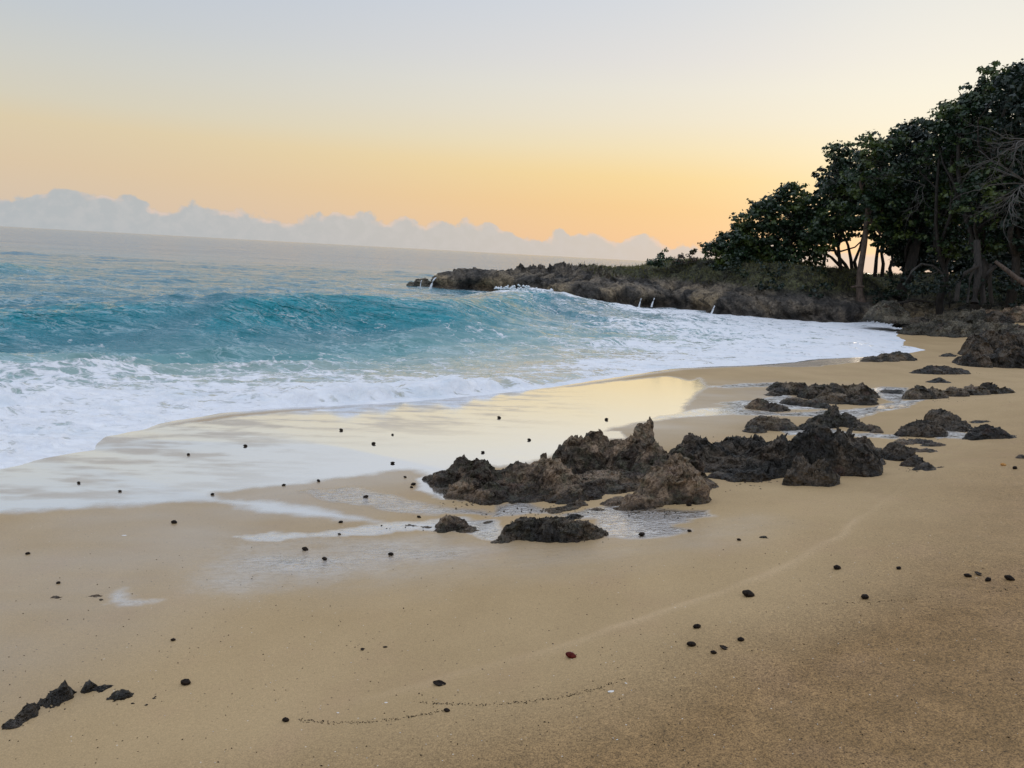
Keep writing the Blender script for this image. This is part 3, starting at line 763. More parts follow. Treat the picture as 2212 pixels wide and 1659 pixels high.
# ------------------------------------------------------------------ beach rocks
def build_rock(name, label, peaks, seed, mat, cat='rock', sharp=.5, res=1., group=None, onhead=False, zbase=None):
    """peaks: (px, py of the spot on the ground, py of the top, half width in px[, depth factor[, steepness]])"""
    P = []
    for pk in peaks:
        px, pb, pt, r = pk[:4]; kd = pk[4] if len(pk) > 4 else .8; st = pk[5] if len(pk) > 5 else 1.
        if zbase is None: c, t = hit(px, pb)
        else:
            q = U(px, pb, zbase); c = np.array([q[0], q[1], zbase]); t = np.hypot(q[0], q[1])
        c2 = at_depth(px, pt, c[1])
        P.append((c2[0] * .5 + c[0] * .5, c[1], max(c2[2] - c[2], .02), r * t / FPX, kd * r * t / FPX * 1.25, st, t))
    tm = np.mean([p[6] for p in P])
    x0 = min(p[0] - p[3] * 1.5 for p in P); x1 = max(p[0] + p[3] * 1.5 for p in P)
    y0 = min(p[1] - p[4] * 1.6 for p in P); y1 = max(p[1] + p[4] * 1.6 for p in P)
    P = [(a, b, h, rx * 1.22, ry * 1.35, st, t) for a, b, h, rx, ry, st, t in P]
    step = max(tm / 740. * 1.05 * res, .006); nmax = 260000
    while (x1 - x0) * (y1 - y0) / step ** 2 > nmax: step *= 1.1
    xs = np.arange(x0, x1, step); ys = np.arange(y0, y1, step)
    Y, X = np.meshgrid(ys, xs, indexing='ij')
    k = 1. / max(np.mean([p[3] for p in P]), .08)            # noise frequency follows the size of the lumps
    k = min(max(k, 1.5), 9.)
    wx = X + (.34 / k) * fbm2(X * k * 1.0, Y * k * 1.0, 5, .62, seed); wy = Y + (.34 / k) * fbm2(X * k * 1.3, Y * k * 1.3, 4, .6, seed + 50)
    hgt = np.full(X.shape, -.3)
    for cx, cy, h, rx, ry, st, t in P:
        q = np.sqrt(((wx - cx) / rx) ** 2 + ((wy - cy) / ry) ** 2)
        pr = np.where(q < 1, 1 - q ** (1.25 + .8 * st), (1 - q) * 1.1)
        v = h * pr
        hgt = np.maximum(hgt, v) + .12 * np.clip(np.minimum(hgt, v), 0, .2)
    mh = max(p[2] for p in P); mean_h = np.mean([p[2] for p in P])
    rd = ridged2(wx * k * 1.15 + wy * k * .3, wy * k * 1.6, 5, .56, seed + 7)
    rf = ridged2(X * k * 5 + .3 * rd, Y * k * 5, 3, .6, seed + 17)
    am = np.clip(hgt / (mean_h * .6), 0, 1)
    hgt2 = hgt * (.76 + .34 * sharp * (rd - .1)) + am * mean_h * sharp * (.34 * (rd - .4) + .30 * (rf - .3))
    # shelf steps
    stp = mean_h * .24; q = hgt2 / stp + .5 * n2(X * k * .5, Y * k * .5); fr = q - np.floor(q); q0 = .5 * n2(X * k * .5, Y * k * .5)
    hgt2 = hgt2 * .62 + .38 * stp * (np.floor(q) + ss(.3, .7, fr) - q0)
    if zbase is None: gz = sand_z(X, Y)
    else: gz = np.full(X.shape, zbase)
    hgt2 = hgt2 - .02
    Z = gz + hgt2
    s3 = k * 1.8; dis = min(mean_h * (.18 if tm < 12 else .28), .05 if tm < 12 else .13) * am
    dx = n3(X * s3, Y * s3, Z * s3 * 1.6 + seed) + .5 * n3(X * s3 * 2.3, Y * s3 * 2.3, Z * s3 * 3.5 + seed)
    dy = n3(X * s3 + 40, Y * s3, Z * s3 * 1.6 + seed) + .5 * n3(X * s3 * 2.3 + 31, Y * s3 * 2.3, Z * s3 * 3.5 + seed)
    keep = hgt2 > -.09
    V = np.stack([X + dx * dis, Y + dy * dis, Z], -1).reshape(-1, 3)
    F_ = grid_faces(len(ys), len(xs)); F_ = F_[keep.ravel()[F_].all(1)]
    if len(F_) == 0: return None
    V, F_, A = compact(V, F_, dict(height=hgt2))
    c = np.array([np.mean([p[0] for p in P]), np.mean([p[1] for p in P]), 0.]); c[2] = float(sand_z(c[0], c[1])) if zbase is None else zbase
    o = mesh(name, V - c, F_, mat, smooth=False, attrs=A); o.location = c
    tag(o, label, cat, group)
    return o


build_rock('rock_outcrop', 'large jagged brown and grey rock outcrop with the tallest peak in mid beach', [
    (962, 1040, 1014, 42, .7), (1000, 1035, 980, 40, .6), (1030, 1050, 990, 52, .7), (1015, 1068, 1035, 52, .6), (1085, 1045, 1008, 40), (1120, 1048, 1000, 50, .8), (1060, 1075, 1045, 55, .6), (1176, 1035, 968, 26, .9, .5), (1190, 1055, 985, 60, .7),
    (1250, 1015, 934, 52, .6), (1285, 988, 916, 36, .6), (1335, 1000, 945, 45, .6), (1385, 1012, 906, 34, .8, .2), (1389, 1008, 900, 28, 1., .8), (1362, 1020, 930, 56, .7, .6), (1415, 1030, 945, 46, .8, .4), (1450, 1050, 975, 60, .7),
    (1475, 1080, 1000, 52, .6), (1430, 1080, 1005, 46, .6), (1392, 1090, 1045, 46, .5), (1490, 1040, 965, 36, .6), (1480, 1000, 950, 36, .6), (1502, 1085, 1050, 26, .6), (1300, 1058, 1030, 60, .6), (1240, 1075, 1045, 60, .5), (1200, 1050, 1025, 110, .6), (1330, 1040, 1015, 100, .6), (1100, 1060, 1035, 90, .6), (1340, 1010, 985, 60, .6), (1450, 1050, 1015, 90, .6), (1150, 1078, 1062, 50, .5), (1330, 1085, 1070, 40, .5), (1215, 1100, 1090, 45, .4)],
    3.3, M_ROCKB, sharp=.6)
build_rock('rock_outcrop', 'dark black rock mass joined to the right of the tall brown outcrop', [
    (1494, 985, 922, 34, .7, .5), (1530, 1005, 945, 50, .6), (1590, 985, 938, 52, .6), (1640, 990, 940, 44, .6), (1690, 1000, 935, 50, .6), (1755, 1020, 922, 58, .7, 1.2), (1800, 1020, 928, 50, .7, 1.), (1834, 990, 918, 14, .8, .3),
    (1862, 1000, 935, 34, .7), (1735, 1042, 975, 36, .6, 1.), (1850, 1022, 955, 48, .6, 1.2), (1660, 1025, 975, 46, .6), (1570, 1030, 1012, 40, .5), (1620, 1035, 1005, 40, .5), (1600, 1010, 985, 100, .6), (1720, 1015, 985, 110, .6), (1520, 1010, 985, 70, .6), (1820, 1000, 970, 80, .6), (1880, 985, 955, 30, .7), (1780, 1045, 985, 34, .5)],
    8.1, M_ROCKD, sharp=.7)
build_rock('rock_outcrop', 'low blunt dark brown rock ridge in front of the tall outcrop, in the pool', [
    (1110, 1160, 1122, 30, .6), (1140, 1155, 1110, 40, .6, 1.4), (1190, 1158, 1110, 44, .6, 1.4), (1235, 1160, 1116, 40, .6, 1.2), (1273, 1158, 1112, 24, .8, .4), (1295, 1152, 1135, 22, .6), (1085, 1168, 1150, 22, .6)], 12.2, M_ROCK, sharp=.6)
build_rock('rock', 'small square topped rock left of the low ridge beside the run-off stream', [
    (970, 1138, 1106, 25, .6, 1.6), (990, 1140, 1112, 22, .6), (958, 1146, 1130, 22, .5), (1015, 1146, 1132, 26, .5)], 15.2, M_ROCKB, sharp=.5)
build_rock('rock', 'flat rock ledge just breaking the sand at the tip of the stream', [
    (850, 1130, 1125, 26, .3), (815, 1136, 1131, 22, .3), (885, 1134, 1126, 22, .3), (920, 1138, 1130, 20, .3)], 17.2, M_ROCKB, sharp=.4)
build_rock('rock', 'thin brown rock lip half buried below the flat ledge', [
    (712, 1156, 1150, 16, .4), (738, 1152, 1148, 14, .4), (785, 1148, 1143, 12, .4)], 18.2, M_ROCKB, sharp=.4)
build_rock('rock', 'tiny flat dark rock between the square topped rock and the low ridge', [(1054, 1128, 1119, 12, .6)], 19.1, M_ROCK, sharp=.3)
build_rock('rock', 'small leaning slab of dark rock below the tall outcrop', [(1255, 1092, 1068, 16, .5, .3), (1235, 1096, 1080, 20, .5), (1210, 1102, 1088, 22, .5)], 20.1, M_ROCK, sharp=.6)
build_rock('rock', 'small dark rock behind the low ridge at the edge of the pool', [(1240, 1118, 1104, 22, .6), (1220, 1120, 1112, 16, .5)], 22.1, M_ROCK, sharp=.5)
build_rock('rock', 'low brown rubble rock beside the pool right of the ridge', [(1290, 1100, 1092, 22, .5)], 23.1, M_ROCKB, sharp=.5)
build_rock('rock', 'brown rubble rock between the pool and the foot of the tall outcrop', [(1345, 1098, 1088, 26, .5), (1370, 1098, 1085, 20, .5)], 24.1, M_ROCKB, sharp=.5)
build_rock('rock_outcrop', 'flat topped dark rock standing behind the black rock mass', [
    (1645, 925, 895, 26, .7, 1.6), (1672, 925, 896, 30, .7, 1.6), (1698, 925, 902, 26, .7), (1630, 932, 912, 22, .7)], 25.1, M_ROCK, sharp=.45)
build_rock('rock_outcrop', 'pointed dark rock with a pale foot behind the black rock mass', [
    (1800, 918, 873, 26, .8, .4), (1775, 922, 892, 32, .7), (1826, 918, 886, 26, .7, .5), (1752, 926, 908, 26, .6), (1850, 922, 905, 22, .6)], 27.1, M_ROCK, sharp=.7)
build_rock('rock', 'small reddish rock at the right foot of the pointed rock', [(1880, 930, 911, 20, .7), (1862, 930, 914, 16, .6), (1897, 934, 920, 14, .6)], 28.1, M_ROCKB, sharp=.5)
build_rock('rock_outcrop', 'long dark rock ridge standing in the foaming run-off stream', [
    (1690, 845, 822, 28, .7), (1725, 850, 818, 30, .7, .6), (1760, 858, 828, 34, .6), (1800, 860, 826, 36, .6), (1835, 862, 822, 30, .6, .6), (1865, 862, 824, 26, .7, .6), (1885, 858, 838, 16, .7), (1860, 872, 850, 30, .5), (1800, 868, 845, 40, .5)], 31.1, M_ROCK, sharp=.6)
build_rock('rock', 'brown rock at the left seaward end of the stream rocks', [(1640, 882, 856, 26, .6, 1.4), (1670, 886, 865, 26, .5), (1690, 886, 872, 18, .5)], 33.1, M_ROCKB, sharp=.5)
build_rock('rock', 'low dark rock between the brown rock and the long stream ridge', [(1715, 872, 854, 30, .5), (1750, 876, 858, 30, .5), (1775, 880, 868, 22, .5)], 35.1, M_ROCK, sharp=.5)
build_rock('rock', 'dark hump of rock behind the brown rock at the seaward end of the stream', [(1690, 850, 832, 24, .6, 1.2), (1672, 854, 842, 18, .5)], 34.3, M_ROCKD, sharp=.5)
build_rock('rock', 'small flat black rock between the stream ridge and the long brown rock', [(1925, 848, 838, 22, .6, 1.3), (1943, 845, 838, 12, .6)], 36.1, M_ROCKD, sharp=.3)
build_rock('rock_outcrop', 'long brown and black rock right of the foaming stream', [
    (1985, 862, 828, 30, .6, 1.2), (2015, 860, 832, 28, .6), (2060, 855, 832, 30, .5), (2100, 852, 826, 34, .5, .7), (2135, 850, 822, 28, .5, .6), (2165, 848, 832, 22, .5), (1965, 862, 838, 14, .6)], 37.1, M_ROCK, sharp=.55)
build_rock('rock', 'small dark cone of rock above the long brown and black rock', [(2030, 825, 811, 14, .8, .4), (2014, 826, 818, 12, .6), (2042, 826, 820, 12, .6)], 39.1, M_ROCKD, sharp=.4)
build_rock('rock_outcrop', 'dark peaked rock at the right with sand on both sides', [
    (2025, 918, 872, 26, .8, .4), (2045, 922, 885, 30, .7), (2070, 928, 905, 30, .6), (1980, 938, 905, 34, .6, 1.3), (2010, 940, 908, 32, .6), (1955, 940, 918, 18, .7)], 41.1, M_ROCKD, sharp=.6)
build_rock('rock_outcrop', 'black rock with a low tail at the far right of mid beach', [
    (2125, 942, 908, 30, .6, .7), (2150, 945, 918, 28, .5), (2105, 948, 928, 24, .5), (2175, 945, 934, 20, .5), (2188, 942, 934, 10, .6)], 43.1, M_ROCKD, sharp=.5)
build_rock('rock', 'small low rock behind the black rock at the far right', [(2115, 912, 903, 22, .5), (2135, 910, 906, 18, .5)], 44.1, M_ROCK, sharp=.4)
build_rock('rock', 'low layered rock shelf under the dark peaked rock', [(1985, 955, 944, 34, .5), (2015, 962, 950, 28, .4), (1950, 958, 942, 24, .5), (2000, 975, 964, 30, .4), (1975, 972, 962, 20, .4)], 45.1, M_ROCKB, sharp=.5)
build_rock('rock_outcrop', 'slanting black rock wedge tapering right at the end of the rock mass', [
    (1930, 985, 945, 26, .6, .6), (1950, 992, 955, 30, .5), (1975, 1005, 978, 26, .5), (1995, 1012, 992, 22, .5), (2010, 1015, 1003, 16, .5), (2030, 1010, 1002, 10, .6), (1915, 985, 965, 16, .7)], 47.1, M_ROCKD, sharp=.55)
build_rock('rock', 'long dark rock on bare sand below the big black rocks', [(1990, 806, 794, 18, .6), (2015, 806, 785, 26, .6, 1.3), (2045, 806, 786, 26, .6, 1.2), (2072, 806, 792, 20, .6), (1972, 806, 800, 10, .6)], 49.1, M_ROCKD, sharp=.5)
build_rock('rock', 'grey brown rock at the tip of the last swash', [(1885, 780, 766, 22, .6, 1.2), (1915, 779, 759, 24, .6, 1.2), (1945, 777, 754, 26, .6, 1.2), (1965, 777, 766, 14, .7), (1868, 781, 776, 12, .6)], 51.1, M_ROCK, sharp=.5)
build_rock('rock', 'small dark rock on sand beyond the swash tip', [(2050, 769, 759, 14, .7, .5), (2038, 770, 765, 10, .6), (2060, 768, 764, 10, .6)], 53.1, M_ROCK, sharp=.4)
build_rock('boulder', 'big overhanging black boulder at the right edge', [
    (2110, 768, 722, 26, .7, 2.), (2135, 765, 714, 32, .7, 2.), (2165, 765, 716, 34, .7, 2.), (2200, 765, 722, 30, .7, 2.), (2235, 765, 722, 30, .7, 2.)], 55.1, M_ROCKD, cat='boulder', sharp=.75)
build_rock('boulder', 'low dark rock at the seaward foot of the big black boulder', [(2075, 785, 768, 14, .7), (2100, 790, 762, 24, .7, 1.2), (2125, 792, 768, 18, .7)], 56.1, M_ROCKD, cat='boulder', sharp=1.0)
build_rock('boulder', 'rough black boulder in front of the big overhanging one', [(2165, 792, 752, 26, .7, 1.4), (2190, 792, 750, 28, .7, 1.4), (2210, 788, 764, 22, .7)], 57.1, M_ROCKD, cat='boulder', sharp=1.0)
# left foreground
build_rock('rock', 'tall black tooth of rock in the lower left corner group', [(142, 1505, 1464, 20, .8, .6), (122, 1512, 1484, 24, .7), (100, 1520, 1502, 24, .6), (84, 1526, 1514, 18, .5)], 61.1, M_ROCKD, sharp=.8)
build_rock('rock', 'square black stub of rock, topmost of the lower left group', [(194, 1488, 1458, 15, .8, 1.8), (218, 1486, 1472, 24, .6), (238, 1484, 1474, 16, .6)], 62.1, M_ROCKD, sharp=.5)
build_rock('rock', 'low dark rock at the right end of the lower left group', [(262, 1500, 1478, 22, .7, .8), (248, 1504, 1486, 16, .6), (280, 1500, 1488, 16, .5)], 63.1, M_ROCK, sharp=.6)
build_rock('rock', 'dark rock nearest the lower left corner of the beach', [(66, 1542, 1510, 22, .8, .9), (50, 1552, 1530, 24, .6), (24, 1565, 1548, 24, .6), (8, 1570, 1560, 16, .5)], 64.1, M_ROCKD, sharp=.6)
build_rock('rock', 'broken line of low dark rock chips beside the lower left rocks', [(290, 1518, 1508, 12, .5), (312, 1510, 1504, 12, .5), (270, 1532, 1526, 10, .4), (332, 1507, 1502, 9, .4)], 65.1, M_ROCK, sharp=.6)
build_rock('rock', 'small brown rock at the left edge of the picture', [(2, 1478, 1470, 12, .6), (0, 1490, 1484, 10, .6)], 66.1, M_ROCKB, sharp=.5)
build_rock('rock', 'low brown rock ripple on the left wet sand', [(118, 1290, 1279, 20, .4), (145, 1286, 1280, 14, .4)], 67.1, M_ROCKB, sharp=.6)
build_rock('rock', 'low brown rock shedding a small fan of water', [(205, 1288, 1279, 18, .4), (217, 1296, 1286, 12, .5)], 68.1, M_ROCKB, sharp=.6)
build_rock('rock', 'small grey pointed stone on bare sand right of the pool', [(1650, 1160, 1146, 14, .5, .4), (1640, 1162, 1157, 12, .4)], 69.1, M_ROCK, sharp=.5)
build_rock('rock', 'flat little stone half buried left of the pointed stone', [(1552, 1165, 1160, 12, .5)], 70.1, M_ROCKB, sharp=.4)
build_rock('rock', 'flat dark stone alone on the upper right sand', [(1980, 1095, 1089, 14, .4)], 71.1, M_ROCK, sharp=.4)
build_rock('rock', 'low brown stone cut by the right edge of the picture', [(2208, 990, 976, 12, .6)], 72.1, M_ROCKB, sharp=.4)

# far boulders by the trees
build_rock('rock_outcrop', 'wide grey green rock shelf above the far beach', [
    (1975, 722, 702, 26, .8, 1.4), (2010, 722, 695, 30, .8, 1.2), (2050, 722, 690, 34, .8, 1.), (2095, 722, 694, 36, .7), (2140, 722, 700, 36, .7), (2180, 722, 702, 36, .7)], 75.1, M_ROCKF, sharp=1.0)
build_rock('boulder', 'dark pointed boulder leaning on the wide shelf', [(2085, 705, 670, 22, .9, .8), (2110, 705, 668, 26, .9, 1.), (2070, 706, 684, 22, .8)], 76.1, M_ROCKF, cat='boulder', sharp=1.0)
build_rock('boulder', 'rounded black boulder right of the pointed one', [(2145, 700, 672, 22, .9, 1.4), (2165, 700, 684, 18, .8)], 77.1, M_ROCKD, cat='boulder', sharp=1.0)
build_rock('boulder', 'grey boulder row under the trees behind the shelf', [(2010, 700, 680, 26, .8), (2045, 696, 672, 28, .8), (1985, 700, 688, 18, .8)], 78.1, M_ROCKF, cat='boulder', sharp=1.0)
build_rock('boulder', 'pale brown boulder at the right edge below the trees', [(2185, 690, 660, 24, .9, 1.4), (2215, 690, 652, 28, .9, 1.4), (2160, 690, 672, 18, .8)], 79.1, M_ROCKB, cat='boulder', sharp=.35)
build_rock('boulder', 'small pale boulder at the forest edge', [(2135, 678, 664, 16, .9, 1.2), (2120, 678, 670, 12, .8)], 80.1, M_ROCKB, cat='boulder', sharp=.3)
build_rock('boulder', 'big rounded boulder above the breaking foam below the trees', [(1905, 692, 652, 26, .8, 1.6), (1925, 692, 646, 28, .8, 1.6), (1945, 694, 670, 20, .8)], 81.1, M_ROCKF, cat='boulder', sharp=.6, zbase=.45)
build_rock('boulder', 'dark boulder in the foam right of the big rounded one', [(1965, 704, 684, 20, .8), (1990, 704, 680, 24, .8), (1948, 702, 692, 12, .8)], 82.1, M_ROCKD, cat='boulder', sharp=.4, zbase=.3)
build_rock('rock', 'small low rock awash off the tip of the headland', [(890, 619, 606, 10, 1.), (905, 619, 600, 14, 1., 1.2), (918, 619, 599, 14, 1., 1.2), (930, 619, 607, 9, 1.), (938, 619, 595, 6, 1., .4)], 83.1, M_ROCKF, sharp=.5, zbase=-.05)


# ------------------------------------------------------------------ vegetation
def tube_geom(path, radii, n=7):
    path = np.asarray(path, float); V = []; F_ = []
    for i, p in enumerate(path):
        t = path[min(i + 1, len(path) - 1)] - path[max(i - 1, 0)]; t = t / (np.linalg.norm(t) + 1e-9)
        a = np.cross(t, [0.13, .2, 1.] if abs(t[2]) < .9 else [1., 0, 0]); a /= np.linalg.norm(a) + 1e-9; b = np.cross(t, a)
        for k in range(n):
            w = 2 * math.pi * k / n; V.append(p + radii[i] * (math.cos(w) * a + math.sin(w) * b))
    for i in range(len(path) - 1):
        for k in range(n):
            F_.append((i * n + k, i * n + (k + 1) % n, (i + 1) * n + (k + 1) % n, (i + 1) * n + k))
    return V, F_


class Geo:
    def __init__(s): s.V = []; s.F = []
    def tube(s, path, radii, n=7):
        V, F_ = tube_geom(path, radii, n); o = len(s.V); s.V += list(V); s.F += [tuple(o + i for i in f) for f in F_]
    def build(s, name, mat, parent, origin): return mesh(name, np.array(s.V) - origin, s.F, mat, parent)


def wiggle(a, b, rnd, n=6, amp=.12, sag=0.):
    a = np.array(a, float); b = np.array(b, float); L = np.linalg.norm(b - a); out = []
    o1 = rnd.normal(size=3) * amp * L; o2 = rnd.normal(size=3) * amp * L * .5
    for i in range(n + 1):
        t = i / n; out.append(a + (b - a) * t + o1 * math.sin(math.pi * t) + o2 * math.sin(2 * math.pi * t) + np.array([0, 0, -sag * L * math.sin(math.pi * t)]))
    return out


def leaves_geom(centers, rnd, per, rad, size):
    """rosettes of kite shaped leaves round each centre"""
    C = np.repeat(np.asarray(centers), per, 0); n = len(C)
    D = rnd.normal(size=(n, 3)); D[:, 2] = np.abs(D[:, 2]) * .8 - .15; D /= np.linalg.norm(D, axis=1, keepdims=True)
    Pc = C + D * (rad * rnd.uniform(.25, 1., (n, 1)))
    nrm = D * .8 + rnd.normal(size=(n, 3)) * .55 + np.array([0, 0, .35]); nrm /= np.linalg.norm(nrm, axis=1, keepdims=True)
    a = np.cross(nrm, rnd.normal(size=(n, 3))); a /= np.linalg.norm(a, axis=1, keepdims=True); b = np.cross(nrm, a)
    s = size * rnd.uniform(.6, 1.25, (n, 1))
    V = np.stack([Pc - a * s * .55, Pc + b * s * .42 - nrm * s * .08, Pc + a * s * .55, Pc - b * s * .42 - nrm * s * .08], 1).reshape(-1, 3)
    F_ = np.arange(n * 4).reshape(-1, 4)
    sh = np.repeat(rnd.uniform(0, 1, n), 4)
    return V, F_, sh


def blob_centers(blobs, rnd, dens, shell=.30):
    out = []
    for (c, R, fy) in blobs:
        n = max(4, int(dens * R * R))
        D = rnd.normal(size=(n, 3)); D /= np.linalg.norm(D, axis=1, keepdims=True)
        r = rnd.uniform(shell, 1.06, (n, 1)) ** .8 * R * (1 + .18 * n3(D[:, :1] * 2 + c[0], D[:, 1:2] * 2 + c[1], D[:, 2:] * 2))
        out.append(np.array(c) + D * r * np.array([1., fy, .9]))
    return np.concatenate(out)


def ground(x, y):
    hz, _ = head_z(x, y, rough=False)
    return max(float(hz), float(sand_z(x, y, detail=False)))


def tree(name, label, base, blobs, seed, mat=None, bark=None, dens=46., per=22, lsize=.18, rad=.32, tr=.12, cat='tree', group=None, limbs=True, trunk_top=None, lean=(0, 0)):
    """base (px, depth); blobs (px, py, r px[, depth])"""
    rnd = np.random.RandomState(seed); bx, by = base
    B = []
    for b in blobs:
        y = b[3] if len(b) > 3 else by + rnd.uniform(-.8, .8)
        B.append((at_depth(b[0], b[1], y), b[2] * y / FPX * (1.12 if cat == 'tree' else 1.), 1.15))
    q = at_depth(bx, 600, by); g = ground(q[0], q[1]); root = np.array([q[0] + lean[0], q[1] + lean[1], g - .1])
    e = empty(name, root); tag(e, label, cat, group)
    low = min(B, key=lambda t: t[0][2])[0]; mc = np.mean([b[0] for b in B], 0)
    fork = np.array([root[0] * .55 + mc[0] * .45 - lean[0] * .7, root[1] * .6 + mc[1] * .4, root[2] + max(.35 * (mc[2] - root[2]), .3)]) if trunk_top is None else at_depth(trunk_top[0], trunk_top[1], by)
    T = Geo(); pth = wiggle(root, fork, rnd, 7, .05); T.tube(pth, [tr * (1.5 if i == 0 else 1.) * (1 - .35 * i / 7) for i in range(8)], 9)
    T.build('trunk', bark or M_BARK, e, root)
    if limbs:
        for c, R, _ in B:
            L = Geo(); lp = wiggle(fork - np.array([0, 0, .05]), c, rnd, 6, .10); L.tube(lp, [tr * .55 * (1 - .75 * i / 6) for i in range(7)], 6)
            for k in range(3):
                en = c + rnd.normal(size=3) * R * .38; L.tube(wiggle(lp[3 + k], en, rnd, 4, .12), [tr * .25, tr * .2, tr * .15, tr * .1, tr * .05], 4)
            L.build('limb', bark or M_BARK, e, root)
    cs = blob_centers(B, rnd, dens)
    V, F_, sh = leaves_geom(cs, rnd, per, rad, lsize)
    mesh('crown', V - root, F_, mat or M_LEAF, e, smooth=False, attrs=dict(shade=sh))
    return e


TG = 'trees on the headland'
tree('broadleaf_tree', 'low spreading broadleaf tree at the seaward end of the wood', (1568, 40), [(1545, 540, 24), (1566, 522, 24), (1592, 530, 34), (1562, 555, 28), (1590, 565, 30)], 1, tr=.07, group=TG)
tree('broadleaf_tree', 'small broadleaf tree rising behind the seaward end tree', (1650, 40), [(1612, 490, 28), (1640, 465, 34), (1605, 520, 34), (1645, 512, 44), (1620, 552, 34), (1655, 565, 34)], 2, tr=.09, group=TG)
tree('broadleaf_tree', 'rounded dark green tree with a domed top left of the bright gap', (1715, 39.5), [(1690, 425, 28), (1720, 430, 32), (1745, 455, 30), (1690, 470, 44), (1735, 495, 46), (1700, 530, 44), (1745, 545, 36), (1690, 570, 34)], 3, tr=.10, group=TG)
tree('broadleaf_tree', 'tall tree with loose twigs sticking out towards the sunrise', (1815, 38.5), [(1800, 335, 20), (1830, 345, 32), (1812, 385, 30), (1795, 430, 34), (1840, 405, 46), (1785, 478, 44), (1845, 465, 50), (1760, 525, 30)], 4, tr=.11, group=TG)
tree('broadleaf_tree', 'tree with the pale reddish trunk standing in the gap', (1869, 35.6), [(1880, 330, 36), (1915, 318, 34), (1890, 385, 52), (1925, 440, 54), (1880, 455, 48), (1930, 500, 40)], 5, bark=M_BARKP, tr=.17, trunk_top=(1872, 470), group=TG)
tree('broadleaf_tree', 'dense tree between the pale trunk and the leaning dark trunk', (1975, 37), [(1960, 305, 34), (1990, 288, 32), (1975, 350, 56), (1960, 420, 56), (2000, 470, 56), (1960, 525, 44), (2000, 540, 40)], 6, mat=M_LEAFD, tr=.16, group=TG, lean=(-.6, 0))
tree('broadleaf_tree', 'broad tree right of the leaning trunk with yellow green clumps', (2050, 34), [(2035, 262, 34), (2065, 252, 32), (2050, 330, 58), (2080, 400, 58), (2040, 440, 56), (2060, 510, 50)], 7, tr=.18, group=TG)
tree('broadleaf_tree', 'high tree whose crown steps up at the top right', (2120, 32), [(2100, 228, 28), (2130, 200, 34), (2150, 178, 30), (2130, 280, 58), (2150, 360, 62), (2120, 430, 56), (2150, 510, 52)], 8, tr=.20, group=TG)
tree('broadleaf_tree', 'tallest tree, its crown cut by the right edge of the picture', (2200, 31), [(2185, 190, 30), (2212, 180, 34), (2255, 205, 50), (2200, 250, 66), (2240, 340, 80), (2200, 430, 62), (2240, 520, 70)], 9, mat=M_LEAFD, tr=.22, group=TG)
# deeper rows that close the wood
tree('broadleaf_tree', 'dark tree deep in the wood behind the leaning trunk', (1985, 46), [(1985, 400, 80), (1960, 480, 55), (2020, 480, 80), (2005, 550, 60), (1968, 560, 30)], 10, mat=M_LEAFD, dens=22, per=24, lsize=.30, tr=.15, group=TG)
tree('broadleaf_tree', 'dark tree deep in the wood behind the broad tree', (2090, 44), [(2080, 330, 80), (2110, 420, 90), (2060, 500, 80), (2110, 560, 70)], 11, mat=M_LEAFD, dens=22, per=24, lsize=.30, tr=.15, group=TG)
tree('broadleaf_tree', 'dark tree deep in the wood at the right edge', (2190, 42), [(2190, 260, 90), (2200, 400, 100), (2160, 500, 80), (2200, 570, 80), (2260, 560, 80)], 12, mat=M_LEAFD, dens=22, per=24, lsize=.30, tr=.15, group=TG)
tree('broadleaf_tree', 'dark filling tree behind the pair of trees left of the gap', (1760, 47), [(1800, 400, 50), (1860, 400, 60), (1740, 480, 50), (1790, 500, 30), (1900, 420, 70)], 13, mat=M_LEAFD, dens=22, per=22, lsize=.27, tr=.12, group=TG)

BG = 'undergrowth bushes along the shore of the headland'
for i, (px, py, r, y, lab) in enumerate([
    (1570, 572, 24, 38, 'dark bush at the foot of the seaward end tree'), (1625, 582, 30, 37.5, 'dark bush below the second tree'), (1690, 585, 34, 37, 'dark bush below the domed tree'),
    (1755, 592, 28, 37, 'low bush left of the bright gap'), (1660, 615, 30, 36, 'bush hanging over the cliff below the domed tree'), (1760, 628, 34, 35.6, 'bush hanging over the cliff left of the pale trunk'),
    (1915, 632, 32, 35.5, 'dark bush right of the pale trunk'), (1960, 605, 36, 36, 'dark bush under the leaning trunk'), (2010, 615, 40, 33, 'low blue green bush in the shade'),
    (2060, 600, 50, 35, 'dark bush in the middle of the shade'), (2105, 630, 30, 31, 'bush between the root stems'), (2150, 610, 50, 32, 'large dark bush right of the root stems'),
    (2205, 620, 55, 30.5, 'large dark bush at the right edge'), (2080, 560, 60, 38, 'tall dark bush far back in the shade'), (2150, 545, 60, 38, 'tall dark bush far back at the right'), (2000, 560, 40, 39, 'tall dark bush behind the arched branch'),
    (2250, 600, 80, 33, 'tall dark bush beyond the right edge'), (1440, 560, 20, 41, 'low thorny bush on the grassy mound'), (1412, 566, 14, 41, 'small low bush at the left end of the mound'),
    (1852, 600, 20, 42, 'low bush seen through the gap')]):
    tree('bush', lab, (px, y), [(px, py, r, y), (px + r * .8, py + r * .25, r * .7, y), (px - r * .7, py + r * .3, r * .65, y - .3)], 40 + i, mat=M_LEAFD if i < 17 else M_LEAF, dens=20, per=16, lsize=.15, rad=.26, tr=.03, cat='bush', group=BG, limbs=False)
tree('bush', 'flowering bush with reddish leaf tips on the grassy mound', (1485, 41), [(1480, 556, 14, 41), (1500, 546, 9, 41), (1468, 560, 14, 41), (1494, 562, 14, 41)], 70, mat=M_LEAFR, dens=34, per=14, lsize=.15, rad=.2, tr=.03, cat='bush', limbs=True)


